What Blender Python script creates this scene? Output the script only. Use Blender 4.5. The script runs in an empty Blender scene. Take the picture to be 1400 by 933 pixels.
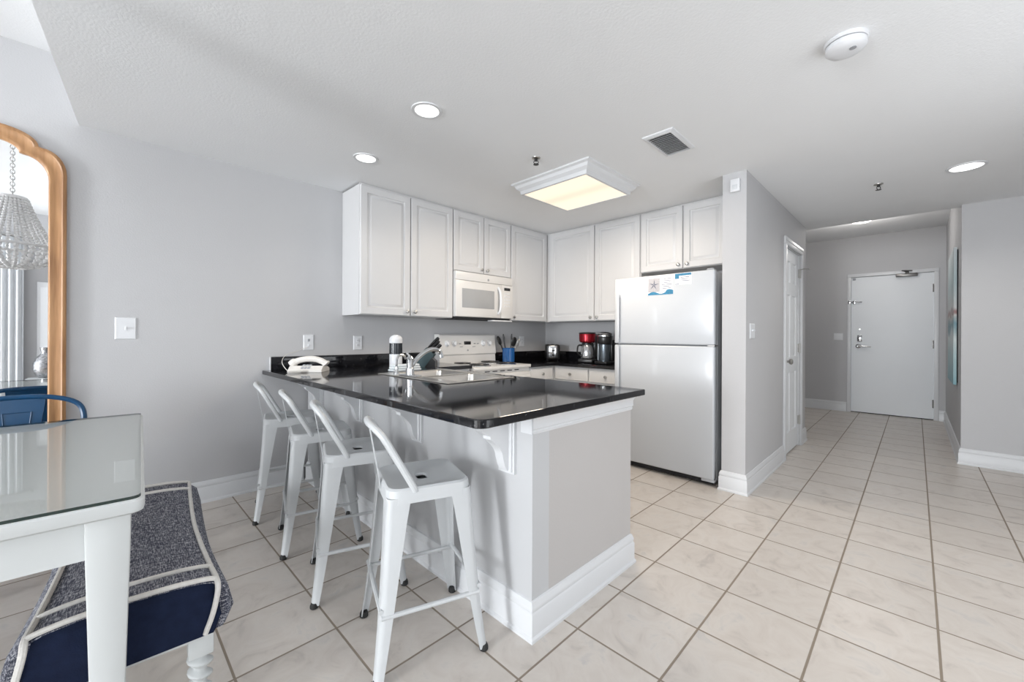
import bpy, bmesh, math, random
from mathutils import Matrix, Vector
random.seed(7)
PI = math.pi
C = bpy.context.scene.collection
scn = bpy.context.scene

# ------------------------------------------------------------------ camera
F, YAW, Y0, CAM_H, ROLL = 555.14, 0.7823, 458.92, 1.17, -0.0047
ca, sa = math.cos(YAW), math.sin(YAW)
cr, sr = math.cos(ROLL), math.sin(ROLL)
right = Vector((sa, -ca, 0)); up = Vector((0, 0, 1)); fwd = Vector((ca, sa, 0))
Xc = cr * right - sr * up
Yc = sr * right + cr * up
cam_d = bpy.data.cameras.new('camera')
cam_d.sensor_width = 36.0
cam_d.lens = 36.0 * F / 1400.0
cam_d.shift_y = -(466.5 - Y0) / 1400.0
cam_d.clip_start = 0.02
cam = bpy.data.objects.new('camera', cam_d); C.objects.link(cam)
M = Matrix.Identity(4)
for i in range(3):
    M[i][0] = Xc[i]; M[i][1] = Yc[i]; M[i][2] = -fwd[i]
M[0][3], M[1][3], M[2][3] = 0, 0, CAM_H
cam.matrix_world = M
scn.camera = cam

# ------------------------------------------------------------------ world, light, exposure
w = bpy.data.worlds.new('daylight'); scn.world = w; w.use_nodes = True
w.node_tree.nodes['Background'].inputs[0].default_value = (0.85, 0.93, 1.0, 1)
w.node_tree.nodes['Background'].inputs[1].default_value = 1.0
scn.view_settings.view_transform = 'Standard'
scn.view_settings.look = 'None'
scn.view_settings.exposure = 0.26
scn.view_settings.gamma = 1.0
scn.view_settings.use_curve_mapping = False

def area(name, loc, direction, sx, sy, power, col, spread=180):
    d = bpy.data.lights.new(name, 'AREA'); d.shape = 'RECTANGLE'
    d.size, d.size_y, d.energy, d.color = sx, sy, power, col
    d.spread = math.radians(spread)
    o = bpy.data.objects.new(name, d); C.objects.link(o)
    o.location = loc
    o.rotation_euler = Vector(direction).to_track_quat('-Z', 'Z').to_euler()
    return o
area('window_daylight', (-7.12, 1.1, 1.3), (1, 0, 0), 4.2, 2.3, 350, (0.93, 0.965, 1.0))
area('added_ceiling_fill', (-7.12, 1.1, 0.55), (1, 0, 0.30), 4.2, 0.8, 385, (0.94, 0.97, 1.0))  # added upward fill to brighten the ceiling, set at the window
area('side_window_daylight', (-2.4, -1.62, 1.2), (0, 1, 0.05), 1.9, 2.0, 58, (0.94, 0.97, 1.0))
area('added_rear_fill', (1.9, -1.62, 1.15), (0, 1, 0.25), 2.3, 2.0, 25, (0.98, 0.985, 1.0))  # added fill light from an invented opening behind the camera

# ------------------------------------------------------------------ materials
def mat(name, col, rough=0.5, metal=0.0, spec=0.5, coat=0.0, noise=0.0, nscale=8.0, bump=0.0, bscale=60.0):
    m = bpy.data.materials.new(name); m.use_nodes = True
    nt = m.node_tree; b = nt.nodes['Principled BSDF']
    b.inputs['Base Color'].default_value = (*col, 1)
    b.inputs['Roughness'].default_value = rough
    b.inputs['Metallic'].default_value = metal
    b.inputs['Specular IOR Level'].default_value = spec
    b.inputs['Coat Weight'].default_value = coat
    tc = nt.nodes.new('ShaderNodeTexCoord')
    n = nt.nodes.new('ShaderNodeTexNoise'); n.inputs['Scale'].default_value = nscale; n.inputs['Detail'].default_value = 3
    nt.links.new(tc.outputs['Object'], n.inputs['Vector'])
    mx = nt.nodes.new('ShaderNodeMix'); mx.data_type = 'RGBA'
    d = 1 - noise
    mx.inputs['A'].default_value = (col[0] * d, col[1] * d, col[2] * d, 1)
    mx.inputs['B'].default_value = (min(1, col[0] * (1 + noise)), min(1, col[1] * (1 + noise)), min(1, col[2] * (1 + noise)), 1)
    nt.links.new(n.outputs['Fac'], mx.inputs['Factor'])
    nt.links.new(mx.outputs['Result'], b.inputs['Base Color'])
    if bump > 0:
        n2 = nt.nodes.new('ShaderNodeTexNoise'); n2.inputs['Scale'].default_value = bscale; n2.inputs['Detail'].default_value = 2
        nt.links.new(tc.outputs['Object'], n2.inputs['Vector'])
        bp = nt.nodes.new('ShaderNodeBump'); bp.inputs['Strength'].default_value = bump; bp.inputs['Distance'].default_value = 0.003
        nt.links.new(n2.outputs['Fac'], bp.inputs['Height'])
        nt.links.new(bp.outputs['Normal'], b.inputs['Normal'])
    return m
def emit(name, col, s):
    m = bpy.data.materials.new(name); m.use_nodes = True
    b = m.node_tree.nodes['Principled BSDF']
    b.inputs['Base Color'].default_value = (*col, 1)
    b.inputs['Emission Color'].default_value = (*col, 1)
    b.inputs['Emission Strength'].default_value = s
    return m

WALL = mat('grey_wall_paint', (0.50, 0.50, 0.51), 0.75, noise=0.02, nscale=3, bump=0.25, bscale=120)
TAUPE = mat('warm_grey_paint', (0.47, 0.45, 0.44), 0.7, noise=0.02, nscale=3, bump=0.15, bscale=120)
CEIL = mat('ceiling_paint', (0.79, 0.80, 0.81), 0.9, noise=0.015, nscale=4, bump=0.35, bscale=90)
TRIM = mat('white_trim_paint', (0.65, 0.66, 0.675), 0.35, noise=0.01)
CAB = mat('white_cabinet_paint', (0.62, 0.62, 0.625), 0.4, noise=0.01)
KNEE = mat('pale_grey_panel_paint', (0.50, 0.505, 0.515), 0.5, noise=0.015, nscale=3)
DOORW = mat('white_door_paint', (0.80, 0.825, 0.85), 0.5, noise=0.03, nscale=2)
APPL = mat('appliance_white', (0.54, 0.56, 0.585), 0.25, coat=0.15)
APPL2 = mat('appliance_bisque_white', (0.68, 0.67, 0.655), 0.3)
GREYP = mat('grey_plastic', (0.32, 0.33, 0.35), 0.4)
STOOLW = mat('distressed_white_metal', (0.52, 0.535, 0.545), 0.38, noise=0.04, nscale=14)
BLACK = mat('black_plastic', (0.012, 0.012, 0.013), 0.3, noise=0.1)
RUBBER = mat('black_rubber', (0.015, 0.015, 0.015), 0.7)
DARK = mat('dark_void', (0.02, 0.02, 0.022), 0.8)
CHROME = mat('chrome', (0.62, 0.63, 0.64), 0.12, metal=1.0)
STEEL = mat('brushed_steel', (0.62, 0.60, 0.57), 0.28, metal=1.0, noise=0.05, nscale=30)
NICKEL = mat('satin_nickel', (0.45, 0.44, 0.42), 0.3, metal=1.0)
PLATE = mat('white_plastic', (0.70, 0.71, 0.73), 0.35)
PHONEW = mat('cream_phone_plastic', (0.76, 0.73, 0.69), 0.4)
BLUE = mat('blue_metal', (0.005, 0.05, 0.125), 0.3, spec=0.35, noise=0.15, nscale=6)
CROCKB = mat('cobalt_glaze', (0.02, 0.12, 0.36), 0.2, coat=0.5)
RED = mat('red_metal', (0.28, 0.01, 0.02), 0.2, metal=0.6)
TEAL = mat('slate_block', (0.035, 0.07, 0.08), 0.45)
TABLEW = mat('white_table_paint', (0.56, 0.58, 0.58), 0.4, noise=0.015)
NAVY = mat('navy_canvas', (0.008, 0.013, 0.034), 0.9, spec=0.15, noise=0.35, nscale=40, bump=0.3, bscale=300)
ROPE = mat('white_rope', (0.62, 0.60, 0.57), 0.85, noise=0.15, nscale=90, bump=0.5, bscale=200)
BEAD = mat('white_bead', (0.80, 0.79, 0.78), 0.5, noise=0.08, nscale=60)
PAPER = mat('paper', (0.80, 0.82, 0.84), 0.7)
WAVE = mat('printed_blue', (0.03, 0.19, 0.33), 0.6, noise=0.3, nscale=60)
PICG = mat('printed_grey_photo', (0.42, 0.41, 0.43), 0.6, noise=0.25, nscale=90)
INK = mat('printed_ink', (0.10, 0.11, 0.16), 0.6)
CURTAIN = mat('white_curtain', (0.80, 0.82, 0.84), 0.9, noise=0.03)
TOWEL = mat('white_cloth', (0.76, 0.80, 0.82), 0.9, noise=0.05, nscale=40)
SMOKEG = mat('smoky_oven_glass', (0.36, 0.365, 0.37), 0.12, noise=0.05)

def node_mat(name):
    m = bpy.data.materials.new(name); m.use_nodes = True
    return m, m.node_tree, m.node_tree.nodes['Principled BSDF']
def mathn(nt, op, a, b=None):
    n = nt.nodes.new('ShaderNodeMath'); n.operation = op
    for i, v in enumerate((a, b)):
        if v is None: continue
        if isinstance(v, (int, float)): n.inputs[i].default_value = v
        else: nt.links.new(v, n.inputs[i])
    return n.outputs[0]
def ramp(nt, fac, stops):
    r = nt.nodes.new('ShaderNodeValToRGB')
    el = r.color_ramp.elements
    while len(el) < len(stops): el.new(0.5)
    for e, (p, c) in zip(el, stops):
        e.position = p; e.color = (*c, 1)
    nt.links.new(fac, r.inputs[0]); return r.outputs[0]

def floor_material():
    m, nt, b = node_mat('cream_floor_tile')
    g = nt.nodes.new('ShaderNodeNewGeometry')
    s = nt.nodes.new('ShaderNodeSeparateXYZ'); nt.links.new(g.outputs['Position'], s.inputs[0])
    T = 0.3401; ed = []; ids = []
    for o, off in ((s.outputs[0], 2.0187), (s.outputs[1], -0.0674)):
        t = mathn(nt, 'DIVIDE', mathn(nt, 'SUBTRACT', o, off), T)
        fr = mathn(nt, 'FRACT', mathn(nt, 'ADD', t, 100.0))
        ed.append(mathn(nt, 'SUBTRACT', 0.5, mathn(nt, 'ABSOLUTE', mathn(nt, 'SUBTRACT', fr, 0.5))))
        ids.append(mathn(nt, 'FLOOR', mathn(nt, 'ADD', t, 100.0)))
    d = mathn(nt, 'MINIMUM', ed[0], ed[1])
    mr = nt.nodes.new('ShaderNodeMapRange'); mr.inputs['From Min'].default_value = 0.009; mr.inputs['From Max'].default_value = 0.014
    nt.links.new(d, mr.inputs['Value'])
    cb = nt.nodes.new('ShaderNodeCombineXYZ'); nt.links.new(ids[0], cb.inputs[0]); nt.links.new(ids[1], cb.inputs[1])
    wn = nt.nodes.new('ShaderNodeTexWhiteNoise'); nt.links.new(cb.outputs[0], wn.inputs['Vector'])
    vm = nt.nodes.new('ShaderNodeVectorMath'); vm.operation = 'MULTIPLY_ADD'
    vm.inputs[1].default_value = (7, 7, 7)
    nt.links.new(wn.outputs['Color'], vm.inputs[0]); nt.links.new(g.outputs['Position'], vm.inputs[2])
    n1 = nt.nodes.new('ShaderNodeTexNoise'); n1.inputs['Scale'].default_value = 7; n1.inputs['Detail'].default_value = 6; n1.inputs['Roughness'].default_value = 0.6
    n1.inputs['Distortion'].default_value = 1.2
    nt.links.new(vm.outputs[0], n1.inputs['Vector'])
    tile = ramp(nt, n1.outputs['Fac'], [(0.28, (0.47, 0.43, 0.395)), (0.42, (0.57, 0.52, 0.475)), (0.58, (0.61, 0.565, 0.52)), (0.74, (0.51, 0.485, 0.465))])
    hs = nt.nodes.new('ShaderNodeHueSaturation'); nt.links.new(tile, hs.inputs['Color'])
    v = mathn(nt, 'ADD', 0.96, mathn(nt, 'MULTIPLY', wn.outputs['Value'], 0.08)); nt.links.new(v, hs.inputs['Value'])
    mx = nt.nodes.new('ShaderNodeMix'); mx.data_type = 'RGBA'
    mx.inputs['A'].default_value = (0.25, 0.205, 0.16, 1)
    nt.links.new(mr.outputs[0], mx.inputs['Factor']); nt.links.new(hs.outputs[0], mx.inputs['B'])
    nt.links.new(mx.outputs['Result'], b.inputs['Base Color'])
    rg = mathn(nt, 'SUBTRACT', 0.75, mathn(nt, 'MULTIPLY', mr.outputs[0], 0.42)); nt.links.new(rg, b.inputs['Roughness'])
    bp = nt.nodes.new('ShaderNodeBump'); bp.inputs['Strength'].default_value = 0.5; bp.inputs['Distance'].default_value = 0.002
    nt.links.new(mr.outputs[0], bp.inputs['Height']); nt.links.new(bp.outputs[0], b.inputs['Normal'])
    return m
FLOOR = floor_material()

def granite():
    m, nt, b = node_mat('black_granite')
    tc = nt.nodes.new('ShaderNodeTexCoord')
    v = nt.nodes.new('ShaderNodeTexVoronoi'); v.inputs['Scale'].default_value = 95
    n = nt.nodes.new('ShaderNodeTexNoise'); n.inputs['Scale'].default_value = 55; n.inputs['Detail'].default_value = 5
    nt.links.new(tc.outputs['Object'], v.inputs['Vector']); nt.links.new(tc.outputs['Object'], n.inputs['Vector'])
    sm = mathn(nt, 'MULTIPLY', mathn(nt, 'SUBTRACT', 1.0, v.outputs['Distance']), n.outputs['Fac'])
    c = ramp(nt, sm, [(0.40, (0.008, 0.008, 0.010)), (0.48, (0.025, 0.026, 0.029)), (0.56, (0.10, 0.10, 0.105)), (0.66, (0.30, 0.29, 0.28))])
    nt.links.new(c, b.inputs['Base Color'])
    b.inputs['Roughness'].default_value = 0.06
    b.inputs['Specular IOR Level'].default_value = 0.5
    return m
GRANITE = granite()

def denim():
    m, nt, b = node_mat('woven_denim')
    tc = nt.nodes.new('ShaderNodeTexCoord'); outs = []
    for sc in ((90, 900, 400), (900, 90, 400)):
        mp = nt.nodes.new('ShaderNodeMapping'); mp.inputs['Scale'].default_value = tuple(x * 0.5 for x in sc)
        nt.links.new(tc.outputs['Object'], mp.inputs[0])
        n = nt.nodes.new('ShaderNodeTexNoise'); n.inputs['Scale'].default_value = 1.0; n.inputs['Detail'].default_value = 2
        nt.links.new(mp.outputs[0], n.inputs['Vector']); outs.append(n.outputs['Fac'])
    s = mathn(nt, 'MULTIPLY', mathn(nt, 'ADD', outs[0], outs[1]), 0.5)
    c = ramp(nt, s, [(0.40, (0.02, 0.023, 0.045)), (0.5, (0.085, 0.09, 0.12)), (0.60, (0.42, 0.42, 0.45))])
    nt.links.new(c, b.inputs['Base Color']); b.inputs['Roughness'].default_value = 0.9
    return m
DENIM = denim()

def wood():
    m, nt, b = node_mat('honey_wood')
    tc = nt.nodes.new('ShaderNodeTexCoord')
    mp = nt.nodes.new('ShaderNodeMapping'); mp.inputs['Scale'].default_value = (40, 40, 2.5)
    nt.links.new(tc.outputs['Object'], mp.inputs[0])
    n = nt.nodes.new('ShaderNodeTexNoise'); n.inputs['Scale'].default_value = 1.0; n.inputs['Detail'].default_value = 4
    nt.links.new(mp.outputs[0], n.inputs['Vector'])
    c = ramp(nt, n.outputs['Fac'], [(0.3, (0.28, 0.135, 0.055)), (0.55, (0.44, 0.235, 0.105)), (0.75, (0.52, 0.30, 0.15))])
    nt.links.new(c, b.inputs['Base Color']); b.inputs['Roughness'].default_value = 0.4
    return m
WOOD = wood()

def art():
    m, nt, b = node_mat('abstract_sea_canvas')
    g = nt.nodes.new('ShaderNodeTexCoord')
    s = nt.nodes.new('ShaderNodeSeparateXYZ'); nt.links.new(g.outputs['Object'], s.inputs[0])
    n = nt.nodes.new('ShaderNodeTexNoise'); n.inputs['Scale'].default_value = 5; n.inputs['Detail'].default_value = 5
    nt.links.new(g.outputs['Object'], n.inputs['Vector'])
    z = mathn(nt, 'ADD', mathn(nt, 'DIVIDE', s.outputs[2], 1.4), mathn(nt, 'MULTIPLY', mathn(nt, 'SUBTRACT', n.outputs['Fac'], 0.5), 0.22))
    c = ramp(nt, z, [(0.0, (0.22, 0.40, 0.45)), (0.2, (0.42, 0.55, 0.57)), (0.34, (0.60, 0.66, 0.66)), (0.42, (0.16, 0.28, 0.33)), (0.49, (0.52, 0.52, 0.50)), (0.52, (0.28, 0.15, 0.15)), (0.55, (0.55, 0.57, 0.57)), (0.72, (0.40, 0.50, 0.52)), (1.0, (0.58, 0.63, 0.64))])
    nt.links.new(c, b.inputs['Base Color']); b.inputs['Roughness'].default_value = 0.6
    return m
ART = art()

def thin_glass():
    m = bpy.data.materials.new('clear_glass_sheet'); m.use_nodes = True
    nt = m.node_tree; nt.nodes.remove(nt.nodes['Principled BSDF'])
    out = nt.nodes['Material Output']
    t = nt.nodes.new('ShaderNodeBsdfTransparent'); t.inputs[0].default_value = (0.985, 0.995, 0.99, 1)
    gl = nt.nodes.new('ShaderNodeBsdfGlossy'); gl.inputs['Roughness'].default_value = 0.02
    fr = nt.nodes.new('ShaderNodeFresnel'); fr.inputs[0].default_value = 1.36
    mx = nt.nodes.new('ShaderNodeMixShader')
    nt.links.new(fr.outputs[0], mx.inputs[0]); nt.links.new(t.outputs[0], mx.inputs[1]); nt.links.new(gl.outputs[0], mx.inputs[2])
    nt.links.new(mx.outputs[0], out.inputs[0])
    return m
TABLETOP = mat('lightened_table_paint', (0.90, 0.92, 0.91), 0.4, noise=0.015)  # table white lightened to offset the light lost under the glass
GLASS = thin_glass()
GLASSEDGE = mat('dark_green_glass_edge', (0.03, 0.045, 0.04), 0.1)
MIRROR = mat('mirror_silver', (0.88, 0.89, 0.90), 0.01, metal=1.0)

# ------------------------------------------------------------------ mesh helpers
class MB:
    def __init__(self): self.bm = bmesh.new()
    def box(self, x0, x1, y0, y1, z0, z1, bev=0.0, seg=2, mi=0):
        t = bmesh.new()
        bmesh.ops.create_cube(t, size=1)
        for v in t.verts:
            v.co = ((x0 + x1) / 2 + v.co.x * (x1 - x0), (y0 + y1) / 2 + v.co.y * (y1 - y0), (z0 + z1) / 2 + v.co.z * (z1 - z0))
        if bev > 0:
            bmesh.ops.bevel(t, geom=t.edges[:], offset=bev, segments=seg, profile=0.5, affect='EDGES')
        return self._add(t)
    def _add(self, t, Mx=None):
        if Mx is not None: bmesh.ops.transform(t, matrix=Mx, verts=t.verts[:])
        me = bpy.data.meshes.new('tmp'); t.to_mesh(me); t.free()
        self.bm.from_mesh(me); bpy.data.meshes.remove(me)
        return self
    def add(self, other, Mx):
        return self._add(other.bm, Mx)
    def rings(self, rings, closed=True, cap0=True, cap1=True):
        bm = self.bm; vr = [[bm.verts.new(p) for p in r] for r in rings]
        n = len(vr[0])
        for a, b in zip(vr, vr[1:]):
            for i in range(n if closed else n - 1):
                j = (i + 1) % n
                try: bm.faces.new((a[i], a[j], b[j], b[i]))
                except ValueError: pass
        if cap0 and n > 2: bm.faces.new(list(reversed(vr[0])))
        if cap1 and n > 2: bm.faces.new(vr[-1])
        return self
    def lathe(self, prof, c=(0, 0, 0), axis=(0, 0, 1), seg=24, cap0=True, cap1=True):
        q = Vector((0, 0, 1)).rotation_difference(Vector(axis).normalized()).to_matrix()
        rs = []
        for r, z in prof:
            r = max(r, 1e-4)
            rs.append([Vector(c) + q @ Vector((r * math.cos(2 * PI * i / seg), r * math.sin(2 * PI * i / seg), z)) for i in range(seg)])
        return self.rings(rs, True, cap0, cap1)
    def tube(self, pts, r, seg=8, closed=False):
        pts = [Vector(p) for p in pts]; n = len(pts); rs = []
        rad = r if isinstance(r, (list, tuple)) else [r] * n
        prev = None
        for i, p in enumerate(pts):
            a = pts[i - 1] if (i > 0 or closed) else p
            b = pts[(i + 1) % n] if (i < n - 1 or closed) else p
            t = (b - a).normalized()
            if prev is None:
                ref = Vector((0, 0, 1)) if abs(t.z) < 0.9 else Vector((1, 0, 0))
                u = t.cross(ref).normalized()
            else:
                u = (prev - t * prev.dot(t)).normalized()
            prev = u; v = t.cross(u)
            rs.append([p + rad[i] * (math.cos(2 * PI * k / seg) * u + math.sin(2 * PI * k / seg) * v) for k in range(seg)])
        if closed:
            rs.append(rs[0]); return self.rings(rs, True, False, False)
        return self.rings(rs)
    def prism(self, poly, a0, a1, plane='xz'):
        def P(p, a):
            return {'xz': (p[0], a, p[1]), 'yz': (a, p[0], p[1]), 'xy': (p[0], p[1], a)}[plane]
        return self.rings([[P(p, a0) for p in poly], [P(p, a1) for p in poly]])
    def sphere(self, c, r, seg=16, sz=1.0):
        t = bmesh.new(); bmesh.ops.create_uvsphere(t, u_segments=seg, v_segments=max(6, seg // 2), radius=r)
        return self._add(t, Matrix.Translation(c) @ Matrix.Diagonal((1, 1, sz, 1)))

def spline(pts, n=8):
    P = [Vector(p) for p in pts]; out = []
    for i in range(len(P) - 1):
        p0 = P[max(i - 1, 0)]; p1 = P[i]; p2 = P[i + 1]; p3 = P[min(i + 2, len(P) - 1)]
        for k in range(n):
            t = k / n
            out.append(0.5 * ((2 * p1) + (-p0 + p2) * t + (2 * p0 - 5 * p1 + 4 * p2 - p3) * t * t + (-p0 + 3 * p1 - 3 * p2 + p3) * t ** 3))
    out.append(P[-1]); return out

ROOTM = {}
def thing(name, label, cat, loc=(0, 0, 0), rotz=0.0, group=None):
    o = bpy.data.objects.new(name, None); C.objects.link(o)
    o.empty_display_size = 0.1
    o.location = loc; o.rotation_euler = (0, 0, rotz)
    o['label'] = label; o['category'] = cat
    if group: o['group'] = group
    ROOTM[o] = Matrix.Translation(loc) @ Matrix.Rotation(rotz, 4, 'Z')
    return o
def obj(name, mb, m, parent=None, local=False, smooth=35, recalc=True):
    bm = mb.bm
    bmesh.ops.remove_doubles(bm, verts=bm.verts[:], dist=1e-6)
    if recalc: bmesh.ops.recalc_face_normals(bm, faces=bm.faces[:])
    base = Matrix.Identity(4)
    if parent is not None:
        base = ROOTM[parent]
        if not local: bmesh.ops.transform(bm, matrix=base.inverted(), verts=bm.verts[:])
    else:
        lo = [min(v.co[i] for v in bm.verts) for i in range(3)]; hi = [max(v.co[i] for v in bm.verts) for i in range(3)]
        org = Vector(((lo[0] + hi[0]) / 2, (lo[1] + hi[1]) / 2, lo[2]))
        base = Matrix.Translation(org)
        bmesh.ops.translate(bm, verts=bm.verts[:], vec=-org)
    me = bpy.data.meshes.new(name); bm.to_mesh(me); bm.free()
    for mm in (m if isinstance(m, (list, tuple)) else [m]): me.materials.append(mm)
    if smooth:
        me.polygons.foreach_set('use_smooth', [True] * len(me.polygons))
        me.set_sharp_from_angle(angle=math.radians(smooth))
    o = bpy.data.objects.new(name, me); C.objects.link(o)
    if parent is not None: o.parent = parent
    else: o.location = base.translation
    ROOTM[o] = base
    return o
def tag(o, label, cat, group=None):
    o['label'] = label; o['category'] = cat
    if group: o['group'] = group
    return o
def struct(name, mb, m, parent=None):
    o = obj(name, mb, m, parent)
    if parent is None: o['kind'] = 'structure'
    return o
def dup(root, loc, rotz, label, group=None):
    r = root.copy(); C.objects.link(r); r.location = loc; r.rotation_euler = (0, 0, rotz); r['label'] = label
    if group: r['group'] = group
    for ch in list(root.children):
        c = ch.copy(); C.objects.link(c); c.parent = r
        for g in list(ch.children):
            d = g.copy(); C.objects.link(d); d.parent = c
    return r

# ------------------------------------------------------------------ the room
WA = 3.506      # long grey wall
WB = 4.16       # wall behind the refrigerator
H = 2.40        # kitchen and hall ceiling
HH = 2.776      # dining ceiling
HV = 2.73       # entry ceiling
XR = 5.60       # right wall face
YB = -1.40      # wall behind the camera
XW = -7.0       # window wall
XE = 8.25       # entry wall
PX0L = 1.14

m = MB(); m.box(XW - 0.1, XE + 0.2, YB - 0.1, WA + 0.1, -0.1, 0); struct('floor', m, FLOOR)
m = MB(); m.box(XW - 0.1, WB + 0.12, WA, WA + 0.1, 0, HH + 0.05); struct('wall_left', m, WALL)
m = MB(); m.box(WB, WB + 0.1, 1.05, WA, 0, H); struct('wall_back', m, WALL)
# partition with the closet door opening
m = MB()
m.box(3.335, 4.585, 0.886, 1.05, 0, H); m.box(5.295, 5.60, 0.886, 1.05, 0, H); m.box(4.585, 5.295, 0.886, 1.05, 2.06, H)
struct('wall_hall', m, WALL)
m = MB(); m.box(XR, XR + 0.1, YB, -0.30, 0, HV + 0.05); struct('wall_right', m, WALL)
m = MB(); m.box(XR + 0.1, XE + 0.1, -0.40, -0.30, 0, HV + 0.05); struct('wall_hall_right', m, WALL)
m = MB()
m.box(XE, XE + 0.12, 0.72, 1.8, 0, HV + 0.05); m.box(XE, XE + 0.12, -0.30, -0.185, 0, HV + 0.05); m.box(XE, XE + 0.12, -0.185, 0.72, 2.10, HV + 0.05)
struct('wall_entry', m, WALL)
m = MB(); m.box(5.50, XE + 0.12, 1.8, 1.9, 0, HV + 0.05); struct('wall_entry_left', m, WALL)
m = MB(); m.box(5.50, 5.60, 1.05, 1.8, 0, HV + 0.05); struct('wall_entry_back', m, WALL)
m = MB()
m.box(XW, -3.45, YB - 0.1, YB, 0, HH + 0.05); m.box(-1.35, 0.7, YB - 0.1, YB, 0, HH + 0.05); m.box(3.1, XR + 0.1, YB - 0.1, YB, 0, HH + 0.05); m.box(0.7, 3.1, YB - 0.1, YB, 2.2, HH + 0.05)
m.box(-3.45, -1.35, YB - 0.1, YB, 0, 0.3); m.box(-3.45, -1.35, YB - 0.1, YB, 2.35, HH + 0.05)
struct('wall_rear', m, WALL)
m = MB()
m.box(XW - 0.1, XW, YB, -1.05, 0, HH + 0.05); m.box(XW - 0.1, XW, 3.25, WA, 0, HH + 0.05)
m.box(XW - 0.1, XW, -1.05, 3.25, 0, 0.12); m.box(XW - 0.1, XW, -1.05, 3.25, 2.45, HH + 0.05)
struct('wall_window', m, WALL)
m = MB()
for y in (-1.05, 0.36, 1.79, 3.19): m.box(XW - 0.08, XW - 0.02, y, y + 0.06, 0.12, 2.45)
m.box(XW - 0.08, XW - 0.02, -1.05, 3.25, 0.12, 0.18); m.box(XW - 0.08, XW - 0.02, -1.05, 3.25, 2.39, 2.45)
struct('window_1', m, TRIM)
m = MB()
for x in (-3.45, -2.43, -1.41): m.box(x, x + 0.06, YB - 0.08, YB - 0.02, 0.3, 2.35)
m.box(-3.45, -1.35, YB - 0.08, YB - 0.02, 0.3, 0.36); m.box(-3.45, -1.35, YB - 0.08, YB - 0.02, 2.29, 2.35)
struct('window_2', m, TRIM)
m = MB()
for x in (0.7, 1.87, 3.04): m.box(x, x + 0.06, YB - 0.08, YB - 0.02, 0.0, 2.2)
m.box(0.7, 3.1, YB - 0.08, YB - 0.02, 0.0, 0.06); m.box(0.7, 3.1, YB - 0.08, YB - 0.02, 2.14, 2.2)
struct('fill_opening', m, TRIM)  # unseen opening added to house the rear fill light
# dropped ceiling over kitchen and hall, its edge slightly askew
m = MB(); m.prism([(-0.106, WA), (-0.46, YB), (5.70, YB), (5.70, WA)], H, HH + 0.02, 'xy'); struct('ceiling', m, CEIL)
m = MB(); m.box(XW - 0.1, 0.0, YB - 0.1, WA + 0.1, HH + 0.021, HH + 0.12)
o = struct('ceiling_dining', m, CEIL); o.location.z -= 0.021
m = MB(); m.box(5.70, XE + 0.12, -0.4, 1.9, HV, HV + 0.1); struct('ceiling_entry', m, CEIL)

BASEP = [(0, 0), (0.022, 0), (0.022, 0.012), (0.016, 0.02), (0.016, 0.10), (0.011, 0.108), (0.014, 0.12), (0.012, 0.128), (0.006, 0.145), (0, 0.148)]
def base_strip(mb, p0, p1, n, e0=0.0, e1=0.0):
    p0 = Vector((*p0, 0)); p1 = Vector((*p1, 0)); n = Vector((*n, 0)); d = (p1 - p0).normalized()
    def ring(p, e): return [p + n * a + d * e * (a / 0.016) * 0.016 + Vector((0, 0, z)) for a, z in BASEP]
    return mb.rings([ring(p0, -e0), ring(p1, e1)])
m = MB(); base_strip(m, (XW, WA), (PX0L, WA), (0, -1)); struct('baseboard_left', m, TRIM)
m = MB(); base_strip(m, (3.335, 0.886), (4.515, 0.886), (0, -1), 1, 0); base_strip(m, (5.365, 0.886), (5.60, 0.886), (0, -1), 0, 1)
base_strip(m, (3.335, 1.05), (3.335, 0.886), (-1, 0), 1, 1); base_strip(m, (5.60, 0.886), (5.60, 1.05), (1, 0), 1, 0)
struct('baseboard_hall', m, TRIM)
m = MB(); base_strip(m, (XR, -0.30), (XR, YB), (-1, 0), 1, 0); base_strip(m, (XE, -0.30), (XR, -0.30), (0, 1), 0, 1); struct('baseboard_right', m, TRIM)
m = MB(); base_strip(m, (XE, 1.8), (XE, 0.77), (-1, 0)); base_strip(m, (XE, -0.235), (XE, -0.30), (-1, 0)); struct('baseboard_entry', m, TRIM)
m = MB(); base_strip(m, (XR, YB), (3.1, YB), (0, 1)); base_strip(m, (0.7, YB), (XW, YB), (0, 1)); struct('baseboard_rear', m, TRIM)

# ------------------------------------------------------------------ generic builders
def panel_rings(mb, w, h, t, rings, Mx, back=True):
    rs = []
    for ins, y in rings:
        rs.append([Mx @ Vector(p) for p in ((ins, y, ins), (w - ins, y, ins), (w - ins, y, h - ins), (ins, y, h - ins))])
    return mb.rings(rs, True, back, True)
def facing(org, d):
    """local x runs along the front, local -y is out of the front"""
    d = Vector((*d, 0)).normalized(); x = Vector((-d.y, d.x, 0))
    Mx = Matrix.Identity(4)
    for i in range(3):
        Mx[i][0] = x[i]; Mx[i][1] = -d[i]; Mx[i][2] = (0, 0, 1)[i]; Mx[i][3] = org[i]
    return Mx
def raised_door(mb, w, h, Mx, t=0.02):
    e = min(0.055, w * 0.17)
    return panel_rings(mb, w, h, t, [(0, 0), (0, -t + 0.004), (0.004, -t), (e, -t), (e + 0.004, -t + 0.009), (e + 0.012, -t + 0.012), (e + 0.018, -t + 0.010), (e + 0.034, -t - 0.001), (e + 0.036, -t - 0.001)], Mx)
def slab_front(mb, w, h, Mx, t=0.02):
    return panel_rings(mb, w, h, t, [(0, 0), (0, -t + 0.005), (0.006, -t), (0.012, -t), (0.014, -t + 0.0015), (0.02, -t)], Mx)
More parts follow.
